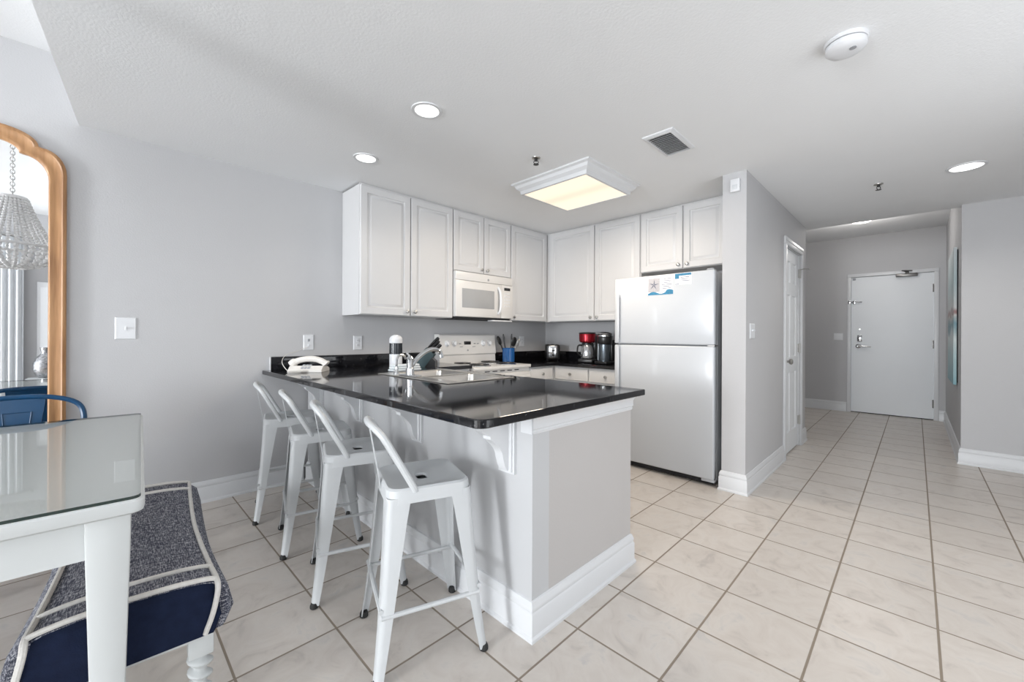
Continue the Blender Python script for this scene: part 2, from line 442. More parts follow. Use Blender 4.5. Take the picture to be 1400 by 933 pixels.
def knob(parent, Mx, x, z, t=0.02):
    k = MB(); p = Mx @ Vector((x, -t, z)); d = (Mx.to_3x3() @ Vector((0, -1, 0)))
    k.lathe([(0.006, 0), (0.005, 0.010), (0.012, 0.014), (0.0155, 0.020), (0.013, 0.026), (0.004, 0.029)], p, d, 14)
    return obj('knob', k, NICKEL, parent)

# ------------------------------------------------------------------ wall cabinets
YF = WA - 0.325   # carcass front of the stove wall uppers (doors stand proud)
def upper_A(label, x0, x1, z0, doors, ks):
    t = thing('wall_cabinet', label, 'cabinet', ((x0 + x1) / 2, WA - 0.16, z0), 0, 'white wall cabinets')
    m = MB(); m.box(x0, x1, YF + 0.0, WA - 0.002, z0, H - 0.012); obj('carcass', m, CAB, t)
    m = MB(); m.box(x0 - 0.0, x1, YF - 0.006, YF + 0.0, H - 0.014, H - 0.002); obj('top_filler', m, CAB, t)
    for (a, b), k in zip(doors, ks):
        Mx = facing((a, YF, z0 + 0.004), (0, -1))
        w_, h_ = b - a, H - 0.022 - z0
        m = MB(); raised_door(m, w_, h_, Mx); d = obj('door', m, CAB, t)
        knob(d, Mx, w_ - 0.035 if k == 'r' else 0.035, 0.035)
upper_A('tall white double-door wall cabinet with an exposed end, left of the microwave', 1.448, 2.372, 1.335, [(1.452, 1.905), (1.915, 2.368)], 'rl')
upper_A('short white double-door wall cabinet above the microwave', 2.376, 3.158, 1.80, [(2.380, 2.764), (2.772, 3.154)], 'rl')
upper_A('single-door white wall cabinet between the microwave and the kitchen corner', 3.162, 3.799, 1.335, [(3.168, 3.770)], 'l')
XF = 3.80
def upper_B(label, y0, y1, z0, doors, ks):
    t = thing('wall_cabinet', label, 'cabinet', (XF + 0.18, (y0 + y1) / 2, z0), 0, 'white wall cabinets')
    m = MB(); m.box(XF, WB - 0.002, y0, y1, z0, H - 0.012); obj('carcass', m, CAB, t)
    m = MB(); m.box(XF - 0.006, XF, y0, y1, H - 0.014, H - 0.002); obj('top_filler', m, CAB, t)
    for (a, b), k in zip(doors, ks):     # a > b: from left to right as seen
        Mx = facing((XF, a, z0 + 0.004), (-1, 0)); w_, h_ = a - b, H - 0.022 - z0
        m = MB(); raised_door(m, w_, h_, Mx); d = obj('door', m, CAB, t)
        knob(d, Mx, w_ - 0.035 if k == 'r' else 0.035, 0.035)
upper_B('tall white double-door wall cabinet above the coffee makers', 1.955, 3.179, 1.335, [(3.115, 2.50), (2.488, 1.962)], 'rl')
upper_B('short white double-door wall cabinet over the refrigerator', 1.150, 1.950, 1.80, [(1.946, 1.536), (1.526, 1.155)], 'rl')

# ------------------------------------------------------------------ peninsula
PX0, PX1, PY = 1.166, 1.925, 1.044
t = thing('kitchen_peninsula', 'painted half-wall peninsula with corbels, under the black granite, behind the stools', 'kitchen counter base', ((PX0 + PX1) / 2, 2.2, 0))
pen = t
m = MB(); m.box(PX0, PX0 + 0.10, PY, WA - 0.03, 0, 0.866); obj('knee_wall', m, KNEE, t)
m = MB(); m.box(PX0 + 0.10, PX1, PY, PY + 0.06, 0, 0.866); obj('end_panel', m, TAUPE, t)['label'] = 'taupe painted end panel'
m = MB(); m.box(PX1 - 0.03, PX1, PY + 0.06, 2.86, 0.10, 0.866); m.box(PX1 - 0.09, PX1 - 0.03, PY + 0.06, 2.86, 0.0, 0.10)
fr = obj('cabinet_front', m, CAB, t)
for k in range(4):
    y1 = 2.84 - k * 0.435
    Mx = facing((PX1, y1 - 0.425, 0.12), (1, 0)); m = MB(); raised_door(m, 0.42, 0.72, Mx); d = obj('door', m, CAB, t); knob(d, Mx, 0.035, 0.68)
m = MB(); base_strip(m, (PX0, WA - 0.03), (PX0, PY), (-1, 0), 0, 1); base_strip(m, (PX0, PY), (PX1, PY), (0, -1), 1, 1); obj('baseboard', m, TRIM, t)
# moulding below the slab: flat frieze and small crown
CROWN = [(0, 0.790), (0.006, 0.790), (0.010, 0.800), (0.008, 0.806), (0.014, 0.812), (0.014, 0.838), (0.022, 0.850), (0.030, 0.858), (0.030, 0.866), (0, 0.866)]
m = MB()
def crown(mb, p0, p1, n, e0, e1):
    p0 = Vector((*p0, 0)); p1 = Vector((*p1, 0)); n = Vector((*n, 0)); d = (p1 - p0).normalized()
    return mb.rings([[p + n * a + d * (e * a) + Vector((0, 0, z)) for a, z in CROWN] for p, e in ((p0, -e0), (p1, e1))])
crown(m, (PX0, PY), (PX1, PY), (0, -1), 1, 0)
m.box(PX0 - 0.008, PX0, PY - 0.004, 1.10, 0.79, 0.866)
obj('counter_moulding', m, TRIM, t)
def corbel(y):
    # profile in x (outwards = -x) and z
    top, bot = 0.866, 0.63
    P = [(PX0, top), (PX0 - 0.225, top), (PX0 - 0.225, top - 0.018), (PX0 - 0.205, top - 0.030)]
    for k in range(7):
        a = k / 6; P.append((PX0 - 0.205 + 0.085 * a, top - 0.030 - 0.055 * math.sin(a * PI / 2) * (0.4 + 0.6 * a)))
    P += [(PX0 - 0.118, top - 0.098)]
    for k in range(7):
        a = k / 6; P.append((PX0 - 0.108 + 0.055 * math.sin(a * PI / 2), top - 0.105 - 0.075 * a))
    P += [(PX0 - 0.050, top - 0.190), (PX0 - 0.042, top - 0.215), (PX0 - 0.030, bot), (PX0, bot)]
    mb = MB(); mb.prism(P, y - 0.022, y + 0.022, 'xz')
    mb.box(PX0 - 0.014, PX0 - 0.0, y - 0.045, y + 0.045, bot - 0.015, top)
    mb.box(PX0 - 0.022, PX0 - 0.0, y - 0.036, y + 0.036, bot - 0.006, top)
    obj('corbel', mb, TRIM, t)
for y in (3.185, 2.52, 1.845, 1.175): corbel(y)

# granite worktop with sink cut-out
SX0, SX1, SY0, SY1 = 1.36, 1.86, 1.85, 2.64
ZT, ZB = 0.897, 0.866
def slab_cells(xs, ys, inside, z0, z1, corner=None, rad=0.035):
    mb = MB(); bm = mb.bm; V = {}
    def vv(i, j):
        if (i, j) not in V: V[(i, j)] = bm.verts.new((xs[i], ys[j], z1))
        return V[(i, j)]
    fs = []
    for i in range(len(xs) - 1):
        for j in range(len(ys) - 1):
            if inside((xs[i] + xs[i + 1]) / 2, (ys[j] + ys[j + 1]) / 2):
                fs.append(bm.faces.new((vv(i, j), vv(i + 1, j), vv(i + 1, j + 1), vv(i, j + 1))))
    r = bmesh.ops.extrude_face_region(bm, geom=fs)
    vs = [e for e in r['geom'] if isinstance(e, bmesh.types.BMVert)]
    bmesh.ops.translate(bm, verts=vs, vec=(0, 0, z0 - z1))
    if corner:
        es = [e for e in bm.edges if all(abs(v.co.x - corner[0]) < 1e-5 and abs(v.co.y - corner[1]) < 1e-5 for v in e.verts)]
        bmesh.ops.bevel(bm, geom=es, offset=rad, segments=6, profile=0.5, affect='EDGES')
    bmesh.ops.recalc_face_normals(bm, faces=bm.faces[:])
    es = [e for e in bm.edges if len(e.link_faces) == 2 and e.calc_face_angle() > 1.2 and abs(e.verts[0].co.z - e.verts[1].co.z) < 1e-5]
    bmesh.ops.bevel(bm, geom=es, offset=0.004, segments=2, profile=0.5, affect='EDGES')
    return mb
CX0, CX1, CY0 = 0.848, 1.962, 0.985
t = thing('granite_worktop', 'polished black granite worktop on the peninsula, with sink and telephone', 'worktop', (1.4, 2.2, ZB))
m = slab_cells([CX0, SX0, SX1, CX1, 2.374], [CY0, SY0, SY1, 2.87, WA - 0.002],
               lambda x, y: (x < CX1 or y > 2.87) and not (SX0 < x < SX1 and SY0 < y < SY1), ZB, ZT, (CX0, CY0), 0.04)
obj('slab', m, GRANITE, t, smooth=0)
m = MB(); m.box(0.90, 2.374, WA - 0.022, WA - 0.002, ZT, ZT + 0.10, 0.003); obj('backsplash', m, GRANITE, t)
m = MB(); m.box(0.893, 0.90, WA - 0.024, WA - 0.002, ZT - 0.0, ZT + 0.10); obj('backsplash_end', m, TRIM, t)['label'] = 'white painted end of the backsplash'
# worktop right of the stove and along the refrigerator wall
Z2, Z2B = 0.868, 0.836
t = thing('granite_worktop', 'black granite worktop in the far corner, carrying the coffee makers', 'worktop', (3.8, 3.0, Z2B))
m = slab_cells([3.162, 3.535, WB - 0.002], [1.985, 2.85, WA - 0.002], lambda x, y: x > 3.535 or y > 2.85, Z2B, Z2)
obj('slab', m, GRANITE, t, smooth=0)
m = MB(); m.box(3.162, WB - 0.022, WA - 0.022, WA - 0.002, Z2, Z2 + 0.105, 0.003); obj('backsplash', m, GRANITE, t)
m = MB(); m.box(WB - 0.022, WB - 0.002, 1.985, WA - 0.002, Z2, Z2 + 0.105, 0.003); obj('backsplash', m, GRANITE, t)

# base cabinets
def base_cab(label, box, fronts, drawer_only=False):
    x0, x1, y0, y1 = box
    t = thing('base_cabinet', label, 'cabinet', ((x0 + x1) / 2, (y0 + y1) / 2, 0), 0, 'white base cabinets')
    m = MB(); m.box(x0, x1, y0, y1, 0.10, Z2B - 0.001); obj('carcass', m, CAB, t)
    for org, d, w_ in fronts:
        kx, ky = (0.06 if d[0] < 0 else 0), (0.06 if d[1] < 0 else 0)
        Mx = facing((org[0], org[1], 0.69), d); m = MB(); slab_front(m, w_, 0.13, Mx); dr = obj('drawer', m, APPL2, t); knob(dr, Mx, w_ / 2, 0.065)
        Mx = facing((org[0], org[1], 0.115), d); m = MB(); raised_door(m, w_, 0.56, Mx); do = obj('door', m, CAB, t); knob(do, Mx, w_ - 0.035, 0.52)
    m = MB(); m.box(x0 + (0.06 if fronts[0][1][0] < 0 else 0), x1, y0 + (0.06 if fronts[0][1][1] < 0 else 0), y1, 0, 0.10); obj('toe_kick', m, CAB, t)
base_cab('narrow white base cabinet with one drawer, right of the stove', (3.165, 3.575, 2.89, WA - 0.004), [((3.175, 2.89), (0, -1), 0.36)])
base_cab('white base cabinet below the red coffee maker', (3.58, WB - 0.004, 2.42, WA - 0.004), [((3.58, 2.86), (-1, 0), 0.435)])
base_cab('white base cabinet beside the refrigerator', (3.58, WB - 0.004, 1.99, 2.415), [((3.58, 2.41), (-1, 0), 0.41)])
m_x = (1.975, 2.368, 2.90, WA - 0.004)
t = thing('base_cabinet', 'white base cabinet between the peninsula and the stove', 'cabinet', (2.17, 3.2, 0), 0, 'white base cabinets')
m = MB(); m.box(*m_x, 0.10, ZB - 0.001); obj('carcass', m, CAB, t)
Mx = facing((1.985, 2.90, 0.115), (0, -1)); m = MB(); raised_door(m, 0.375, 0.73, Mx); d = obj('door', m, CAB, t); knob(d, Mx, 0.035, 0.69)
m = MB(); m.box(1.975, 2.368, 2.96, WA - 0.004, 0, 0.10); obj('toe_kick', m, CAB, t)

# ------------------------------------------------------------------ sink and faucet
t = thing('kitchen_sink', 'stainless steel double-bowl sink set in the black granite', 'sink', ((SX0 + SX1) / 2, (SY0 + SY1) / 2, ZT))
RX0, RX1, RY0, RY1 = SX0 - 0.014, SX1 + 0.012, SY0 - 0.014, SY1 + 0.014
bx0, bx1 = SX0 + 0.085, SX1 - 0.02
bys = [(SY0 + 0.02, SY0 + 0.385), (SY0 + 0.41, SY1 - 0.02)]
m = slab_cells([RX0, bx0, bx1, RX1], [RY0, bys[0][0], bys[0][1], bys[1][0], bys[1][1], RY1],
               lambda x, y: not (bx0 < x < bx1 and any(a < y < b for a, b in bys)), ZT + 0.0005, ZT + 0.006)
obj('rim', m, STEEL, t, smooth=0)
for a, b in bys:
    m = MB()
    def rr(ins, z, r=0.05):
        x0, x1, y0, y1 = bx0 + ins, bx1 - ins, a + ins, b - ins; out = []
        for cx, cy, s in ((x1 - r, y1 - r, 0), (x0 + r, y1 - r, 1), (x0 + r, y0 + r, 2), (x1 - r, y0 + r, 3)):
            for k in range(6):
                an = PI / 2 * (s + k / 5); out.append((cx + r * math.cos(an), cy + r * math.sin(an), z))
        return out
    m.rings([rr(-0.006, ZT + 0.004, 0.02), rr(0, ZT - 0.004, 0.03), rr(0.008, ZT - 0.14), rr(0.03, ZT - 0.17), rr(0.10, ZT - 0.175)], True, False, True)
    bo = obj('bowl', m, STEEL, t, recalc=False)
    m = MB(); m.lathe([(0.04, 0), (0.038, 0.004), (0.02, 0.003)], ((bx0 + bx1) / 2, (a + b) / 2, ZT - 0.175), seg=18); obj('drain', m, CHROME, bo)
fx, fy, fz = 1.405, 2.33, ZT + 0.006
t = thing('kitchen_faucet', 'chrome kitchen faucet with an arched spout on the sink deck', 'faucet', (fx, fy, fz))
m = MB(); m.box(fx - 0.028, fx + 0.028, fy - 0.10, fy + 0.10, fz, fz + 0.010, 0.005); obj('base_plate', m, CHROME, t)
m = MB(); m.lathe([(0.027, 0.008), (0.026, 0.05), (0.021, 0.055), (0.022, 0.10), (0.024, 0.115), (0.015, 0.128)], (fx, fy, fz), seg=20); obj('body', m, CHROME, t)
m = MB(); m.tube(spline([(fx, fy, fz + 0.05), (fx + 0.06, fy - 0.005, fz + 0.12), (fx + 0.12, fy - 0.012, fz + 0.160), (fx + 0.17, fy - 0.018, fz + 0.172), (fx + 0.215, fy - 0.022, fz + 0.155), (fx + 0.232, fy - 0.024, fz + 0.112)]), 0.0145, 10); obj('spout', m, CHROME, t)
m = MB(); m.tube([(fx, fy, fz + 0.125), (fx - 0.01, fy + 0.02, fz + 0.145), (fx + 0.03, fy + 0.05, fz + 0.165)], [0.010, 0.009, 0.006], 8); obj('lever', m, CHROME, t)
sx, sy = 1.405, 2.50
t = thing('filter_tap', 'small chrome hooked tap left of the main faucet', 'faucet', (sx, sy, fz))
m = MB(); m.lathe([(0.02, 0), (0.018, 0.012), (0.012, 0.02), (0.011, 0.05)], (sx, sy, fz), seg=16); obj('base', m, CHROME, t)
m = MB(); m.tube(spline([(sx, sy, fz + 0.03), (sx, sy, fz + 0.09), (sx + 0.02, sy + 0.005, fz + 0.125), (sx + 0.06, sy + 0.01, fz + 0.125), (sx + 0.075, sy + 0.012, fz + 0.10)]), 0.0085, 8); obj('spout', m, CHROME, t)

# ------------------------------------------------------------------ stove
RX0, RX1, RYF = 2.380, 3.156, 2.865
ZC = 0.872
t = thing('electric_range', 'white electric range with coil burners and a knobbed backguard', 'stove', ((RX0 + RX1) / 2, 3.18, 0))
m = MB(); m.box(RX0, RX1, RYF + 0.02, WA - 0.004, 0.03, ZC - 0.03); m.box(RX0 + 0.02, RX1 - 0.02, RYF + 0.08, WA - 0.02, 0, 0.03); obj('body', m, APPL2, t)
m = MB(); m.box(RX0 - 0.001, RX1 + 0.001, RYF - 0.012, WA - 0.004, ZC - 0.03, ZC, 0.006); obj('cooktop', m, APPL2, t)
m = MB()
m.rings([[(x, y, z) for y, z in ((WA - 0.11, ZC - 0.002), (WA - 0.105, ZC + 0.085), (WA - 0.118, ZC + 0.10), (WA - 0.098, 1.165), (WA - 0.085, 1.178), (WA - 0.01, 1.178), (WA - 0.01, ZC - 0.002))] for x in (RX0 + 0.006, RX1 - 0.006)])
bg = obj('backguard', m, APPL2, t)
def onbg(z): return WA - 0.118 + 0.02 * (z - (ZC + 0.10)) / (1.165 - ZC - 0.10)
for x in (RX0 + 0.10, RX0 + 0.19, RX1 - 0.19, RX1 - 0.10):
    z = 1.085; m = MB(); m.lathe([(0.032, 0), (0.030, 0.008), (0.022, 0.012), (0.020, 0.028), (0.012, 0.031)], (x, onbg(z), z), (0, -1, 0.06), 18); m.box(x - 0.004, x + 0.004, onbg(z) - 0.036, onbg(z) - 0.02, z - 0.02, z + 0.02)
    obj('knob', m, PLATE, t)
m = MB(); z = 1.085; m.box(2.70, 2.79, onbg(z) - 0.004, onbg(z) + 0.004, z - 0.015, z + 0.020, 0.002); obj('clock_display', m, BLACK, t)['label'] = 'black clock display'
m = MB()
for x in (2.60, 2.645, 2.845, 2.89): m = MB(); m.box(x - 0.014, x + 0.014, onbg(1.08) - 0.004, onbg(1.08) + 0.004, 1.076, 1.086, 0.002); obj('touch_button', m, GREYP, t)
for x in (2.66, 2.83): m = MB(); m.box(x - 0.02, x + 0.02, onbg(1.04) - 0.003, onbg(1.04) + 0.004, 1.045, 1.052, 0.001); obj('touch_button', m, GREYP, t)
m = MB(); m.lathe([(0.010, 0), (0.010, 0.002)], (2.745, onbg(1.01), 1.01), (0, -1, 0.05), 14); obj('badge', m, GREYP, t)
for bxx, byy, r in ((RX0 + 0.20, 3.02, 0.10), (RX1 - 0.20, 3.02, 0.085), (RX0 + 0.20, 3.28, 0.085), (RX1 - 0.20, 3.28, 0.10)):
    m = MB(); pts = []
    n = 90
    for k in range(n): a = k / n * 2 * PI * 4; rr_ = 0.02 + (r - 0.02) * k / n; pts.append((bxx + rr_ * math.cos(a), byy + rr_ * math.sin(a), ZC + 0.014))
    m.tube(pts, 0.007, 6); bu = obj('burner', m, BLACK, t)
    m = MB(); m.lathe([(r + 0.022, 0), (r + 0.02, 0.006), (r + 0.006, 0.004), (0.02, 0.001)], (bxx, byy, ZC), seg=28, cap0=False); obj('drip_pan', m, CHROME, bu)
m = MB(); m.box(RX0 + 0.006, RX1 - 0.006, RYF - 0.012, RYF + 0.02, 0.22, 0.80, 0.006); od = obj('oven_door', m, APPL2, t)
m = MB(); m.box(RX0 + 0.12, RX1 - 0.12, RYF - 0.014, RYF - 0.010, 0.36, 0.62); obj('oven_window', m, BLACK, od)
m = MB(); m.tube([(RX0 + 0.06, RYF - 0.012, 0.755), (RX0 + 0.06, RYF - 0.05, 0.755), (RX1 - 0.06, RYF - 0.05, 0.755), (RX1 - 0.06, RYF - 0.012, 0.755)], 0.011, 8); obj('handle', m, APPL2, od)
for k in range(5): m = MB(); m.box(RX0 + 0.16 + k * 0.1, RX0 + 0.22 + k * 0.1, RYF + 0.016, RYF + 0.0215, 0.818, 0.826); obj('vent_slot', m, DARK, t)
m = MB(); m.box(RX0 + 0.006, RX1 - 0.006, RYF - 0.008, RYF + 0.02, 0.05, 0.205, 0.005); obj('drawer', m, APPL2, t)

# ------------------------------------------------------------------ microwave
MX0, MX1, MYF, MZ0, MZ1 = 2.380, 3.154, 3.13, 1.352, 1.795
t = thing('microwave', 'white over-the-range microwave hung under the short wall cabinet', 'microwave', ((MX0 + MX1) / 2, 3.32, MZ0))
m = MB(); m.box(MX0, MX1, MYF + 0.02, WA - 0.004, MZ0, MZ1, 0.004); obj('body', m, APPL2, t)
m = MB(); m.box(MX0 + 0.01, MX1 - 0.01, MYF + 0.03, WA - 0.03, MZ0 - 0.02, MZ0); obj('underside', m, DARK, t)['label'] = 'dark underside with vent filters'
m = MB(); m.box(MX0, MX1, MYF, MYF + 0.02, MZ1 - 0.085, MZ1 - 0.002, 0.006); obj('top_vent', m, APPL2, t)
Mx = facing((MX0 + 0.0, MYF + 0.02, MZ0 + 0.002), (0, -1)); dw, dh = 0.60, MZ1 - MZ0 - 0.09
m = MB(); m.box(MX0, MX0 + dw, MYF - 0.004, MYF + 0.02, MZ0 + 0.002, MZ1 - 0.088, 0.006); d = obj('door', m, APPL2, t)
m = MB(); m.box(MX0 + 0.075, MX0 + 0.50, MYF - 0.007, MYF - 0.002, MZ0 + 0.09, MZ1 - 0.165, 0.002); obj('window', m, SMOKEG, d)['label'] = 'grey mesh window'
m = MB(); m.tube(spline([(MX0 + 0.555, MYF - 0.004, MZ0 + 0.045), (MX0 + 0.558, MYF - 0.035, MZ0 + 0.08), (MX0 + 0.560, MYF - 0.045, MZ0 + 0.18), (MX0 + 0.558, MYF - 0.035, MZ1 - 0.17), (MX0 + 0.555, MYF - 0.004, MZ1 - 0.12)], 6), 0.013, 8); obj('handle', m, PLATE, d)
m = MB(); m.box(MX0 + dw + 0.003, MX1, MYF - 0.003, MYF + 0.02, MZ0 + 0.002, MZ1 - 0.088, 0.004); cp = obj('control_panel', m, APPL2, t)
m = MB(); m.box(MX0 + dw + 0.045, MX1 - 0.04, MYF - 0.005, MYF, MZ1 - 0.145, MZ1 - 0.115); obj('display', m, BLACK, cp)
for r_ in range(5):
    for c_ in range(3):
        m = MB(); x = MX0 + dw + 0.045 + c_ * 0.032; z = MZ1 - 0.185 - r_ * 0.034; m.box(x, x + 0.024, MYF - 0.0045, MYF - 0.002, z, z + 0.018, 0.001); obj('button', m, PLATE, cp)
m = MB(); m.lathe([(0.012, 0), (0.012, 0.002)], (2.80, MYF, MZ1 - 0.055), (0, -1, 0), 16); obj('badge', m, GREYP, t)
m = MB(); m.box(2.87, 3.16, 3.14, 3.22, 1.318, 1.331, 0.003)
tag(obj('under_cabinet_light', m, PLATE), 'slim white light bar under the right end of the microwave', 'light')

# ------------------------------------------------------------------ refrigerator
FX, FY0, FY1, FZ = 3.315, 1.10, 1.966, 1.690
t = thing('refrigerator', 'white top-freezer refrigerator between the worktop and the hall wall', 'refrigerator', (3.7, 1.53, 0))
m = MB(); m.box(FX + 0.075, WB - 0.03, FY0, FY1, 0.035, FZ - 0.012, 0.004); obj('body', m, APPL, t)
m = MB(); m.box(FX, FX + 0.068, FY0, FY1, 1.102, FZ, 0.012, 3); fd = obj('freezer_door', m, APPL, t)
m = MB(); m.box(FX, FX + 0.068, FY0, FY1, 0.055, 1.092, 0.012, 3); rd = obj('fridge_door', m, APPL, t)
m = MB(); m.box(FX + 0.066, FX + 0.076, FY0 + 0.015, FY1 - 0.015, 0.06, FZ - 0.02); obj('gasket', m, GREYP, t)
m = MB(); m.box(FX + 0.05, FX + 0.08, FY0 + 0.02, FY1 - 0.02, 0.012, 0.05); obj('kick_grille', m, DARK, t)
for y in (FY0 + 0.05, FY1 - 0.05):
    m = MB(); m.lathe([(0.02, 0), (0.02, 0.035)], (FX + 0.12, y, 0), seg=12); obj('foot', m, GREYP, t)
def fhandle(z0, z1, par):
    m = MB(); m.box(FX - 0.030, FX - 0.014, FY1 - 0.062, FY1 - 0.034, z0, z1, 0.005)
    m.box(FX - 0.016, FX + 0.002, FY1 - 0.060, FY1 - 0.036, z0, z0 + 0.03, 0.003); m.box(FX - 0.016, FX + 0.002, FY1 - 0.060, FY1 - 0.036, z1 - 0.03, z1, 0.003)
    obj('handle', m, APPL, par)
fhandle(1.115, 1.545, fd); fhandle(0.58, 1.08, rd)
m = MB(); m.box(FX + 0.01, FX + 0.09, FY0 + 0.01, FY0 + 0.06, FZ, FZ + 0.012, 0.004); obj('hinge_cover', m, GREYP, t)
m = MB(); m.box(FX + 0.004, FX + 0.09, FY0 - 0.003, FY0 + 0.05, 1.092, 1.102); obj('middle_hinge', m, NICKEL, t)
m = MB(); m.box(FX + 0.02, FX + 0.10, FY0 + 0.0, FY0 + 0.10, 0.030, 0.055, 0.006); obj('bottom_hinge', m, APPL, t)
# papers on the freezer door
fx_ = FX - 0.0015
t = thing('flyer', 'flyer with a starfish picture and blue wave, on the freezer door', 'paper', (fx_, 1.53, 1.515))
m = MB(); m.box(FX - 0.0016, FX - 0.0004, 1.418, 1.642, 1.518, 1.668); obj('sheet', m, PAPER, t)
m = MB(); m.box(FX - 0.0026, FX - 0.0015, 1.535, 1.638, 1.545, 1.662); obj('photo', m, PICG, t)
m = MB()
for k in range(5):
    a = k * 2 * PI / 5 + 0.4; a1, a2 = a + 0.35, a - 0.35
    cy, cz = 1.586, 1.605; L, s = 0.045, 0.013
    P = [(cy + s * math.cos(a2), cz + s * math.sin(a2)), (cy + L * math.cos(a), cz + L * math.sin(a)), (cy + s * math.cos(a1), cz + s * math.sin(a1)), (cy, cz)]
    m.prism(P, FX - 0.0036, FX - 0.0025, 'yz')
obj('starfish_print', m, INK, t)
m = MB()
for k, (a, b) in enumerate(((1.44, 1.50), (1.43, 1.515), (1.445, 1.50), (1.43, 1.52), (1.45, 1.505), (1.44, 1.51))):
    m.box(FX - 0.0026, FX - 0.0015, a, b, 1.650 - k * 0.016, 1.654 - k * 0.016)
obj('text_line', m, INK, t)
m = MB()
tp = [(1.420 + i * 0.2195 / 20, 1.538 + 0.010 * math.sin(i * 0.5) + (0.014 if i < 6 else 0)) for i in range(21)]
m.prism([(1.420, 1.520)] + tp + [(1.6395, 1.520)][::1], FX - 0.0030, FX - 0.0016, 'yz'); obj('wave_band', m, WAVE, t)
t = thing('flyer', 'smaller flyer with a turquoise heading, right of the starfish flyer', 'paper', (fx_, 1.34, 1.59))
m = MB(); m.box(FX - 0.0016, FX - 0.0004, 1.272, 1.408, 1.590, 1.684); obj('sheet', m, PAPER, t)
m = MB(); m.box(FX - 0.0026, FX - 0.0015, 1.275, 1.405, 1.664, 1.682); m.box(FX - 0.0026, FX - 0.0015, 1.372, 1.405, 1.640, 1.664); obj('heading_band', m, WAVE, t)
m = MB()
for k, (a, b) in enumerate(((1.29, 1.36), (1.30, 1.355), (1.285, 1.35))): m.box(FX - 0.0026, FX - 0.0015, a, b, 1.648 - k * 0.014, 1.652 - k * 0.014)
m.box(FX - 0.0026, FX - 0.0015, 1.372, 1.405, 1.594, 1.599)
obj('text_line', m, INK, t)

# ------------------------------------------------------------------ things on the worktops
# telephone
px, py = 1.07, 3.17
t = thing('telephone', 'cream corded desk telephone on the granite near the wall', 'telephone', (px, py, ZT), math.radians(-38))
m = MB(); m.prism([(-0.09, 0.001), (0.09, 0.001), (0.09, 0.020), (0.05, 0.036), (-0.05, 0.046), (-0.09, 0.016)], -0.115, 0.115, 'yz'); obj('base', m, PHONEW, t, local=True)
m = MB(); m.tube(spline([(-0.125, 0.0, 0.046), (-0.10, 0.0, 0.070), (-0.05, 0.0, 0.088), (0.0, 0.0, 0.094), (0.05, 0.0, 0.090), (0.10, 0.0, 0.070), (0.125, 0.0, 0.048)], 4), [0.02] + [0.030] * 4 + [0.022] * 17 + [0.030] * 2 + [0.020], 10); obj('handset', m, PHONEW, t, local=True)
m = MB()
for r_ in range(4):
    for c_ in range(3): m.box(-0.03 + c_ * 0.022, -0.014 + c_ * 0.022, -0.078 + r_ * 0.014, -0.068 + r_ * 0.014, 0.025 + r_ * 0.006, 0.036 + r_ * 0.006)
obj('keypad', m, GREYP, t, local=True)
m = MB(); m.tube(spline([(0.95, 3.20, ZT + 0.006), (0.93, 3.22, ZT + 0.02), (0.925, 3.30, ZT + 0.07), (0.98, 3.40, ZT + 0.115), (1.08, 3.47, ZT + 0.14), (1.165, WA - 0.012, 1.07)], 6), 0.0022, 6); obj('line_cord', m, PHONEW, t)
m = MB(); pts = []
for k in range(220):
    a = k * 0.75; s = k / 219; cx = px - 0.15 + 0.20 * s; cy = py - 0.10 + 0.01 * math.sin(s * 5)
    pts.append((cx - 0.02, cy + 0.02 + 0.006 * math.cos(a), ZT + 0.0095 + 0.0065 * math.sin(a)))
m.tube(pts, 0.0022, 5); obj('coiled_cord', m, PHONEW, t)

# wipes canister, folded cloth
cx, cy = 1.60, 2.86
t = thing('wipes_canister', 'white canister with a dark label and domed cap behind the faucet', 'canister', (cx, cy, ZT))
m = MB(); m.lathe([(0.046, 0), (0.048, 0.006), (0.048, 0.215), (0.044, 0.222)], (cx, cy, ZT), seg=28); obj('body', m, PLATE, t)
m = MB(); m.lathe([(0.0486, 0.125), (0.0488, 0.127), (0.0488, 0.208), (0.0486, 0.21)], (cx, cy, ZT), seg=28, cap0=False, cap1=False); lb = obj('label_band', m, mat('dark_label', (0.012, 0.016, 0.022), 0.25), t); lb['label'] = 'dark wrap-around label'
m = MB(); m.lathe([(0.049, 0.218), (0.050, 0.222), (0.049, 0.245), (0.038, 0.262), (0.018, 0.272), (0.004, 0.274)], (cx, cy, ZT), seg=28); obj('cap', m, PLATE, t)
cl = MB()
for k in range(3): cl.box(1.50 + 0.006 * k, 1.74 - 0.008 * k, 2.715, 2.80 - 0.004 * k, ZT + 0.001 + k * 0.017, ZT + 0.017 + k * 0.017, 0.007, 3)
tag(obj('dish_towel', cl, TOWEL), 'folded white dish towel at the foot of the canister', 'towel')

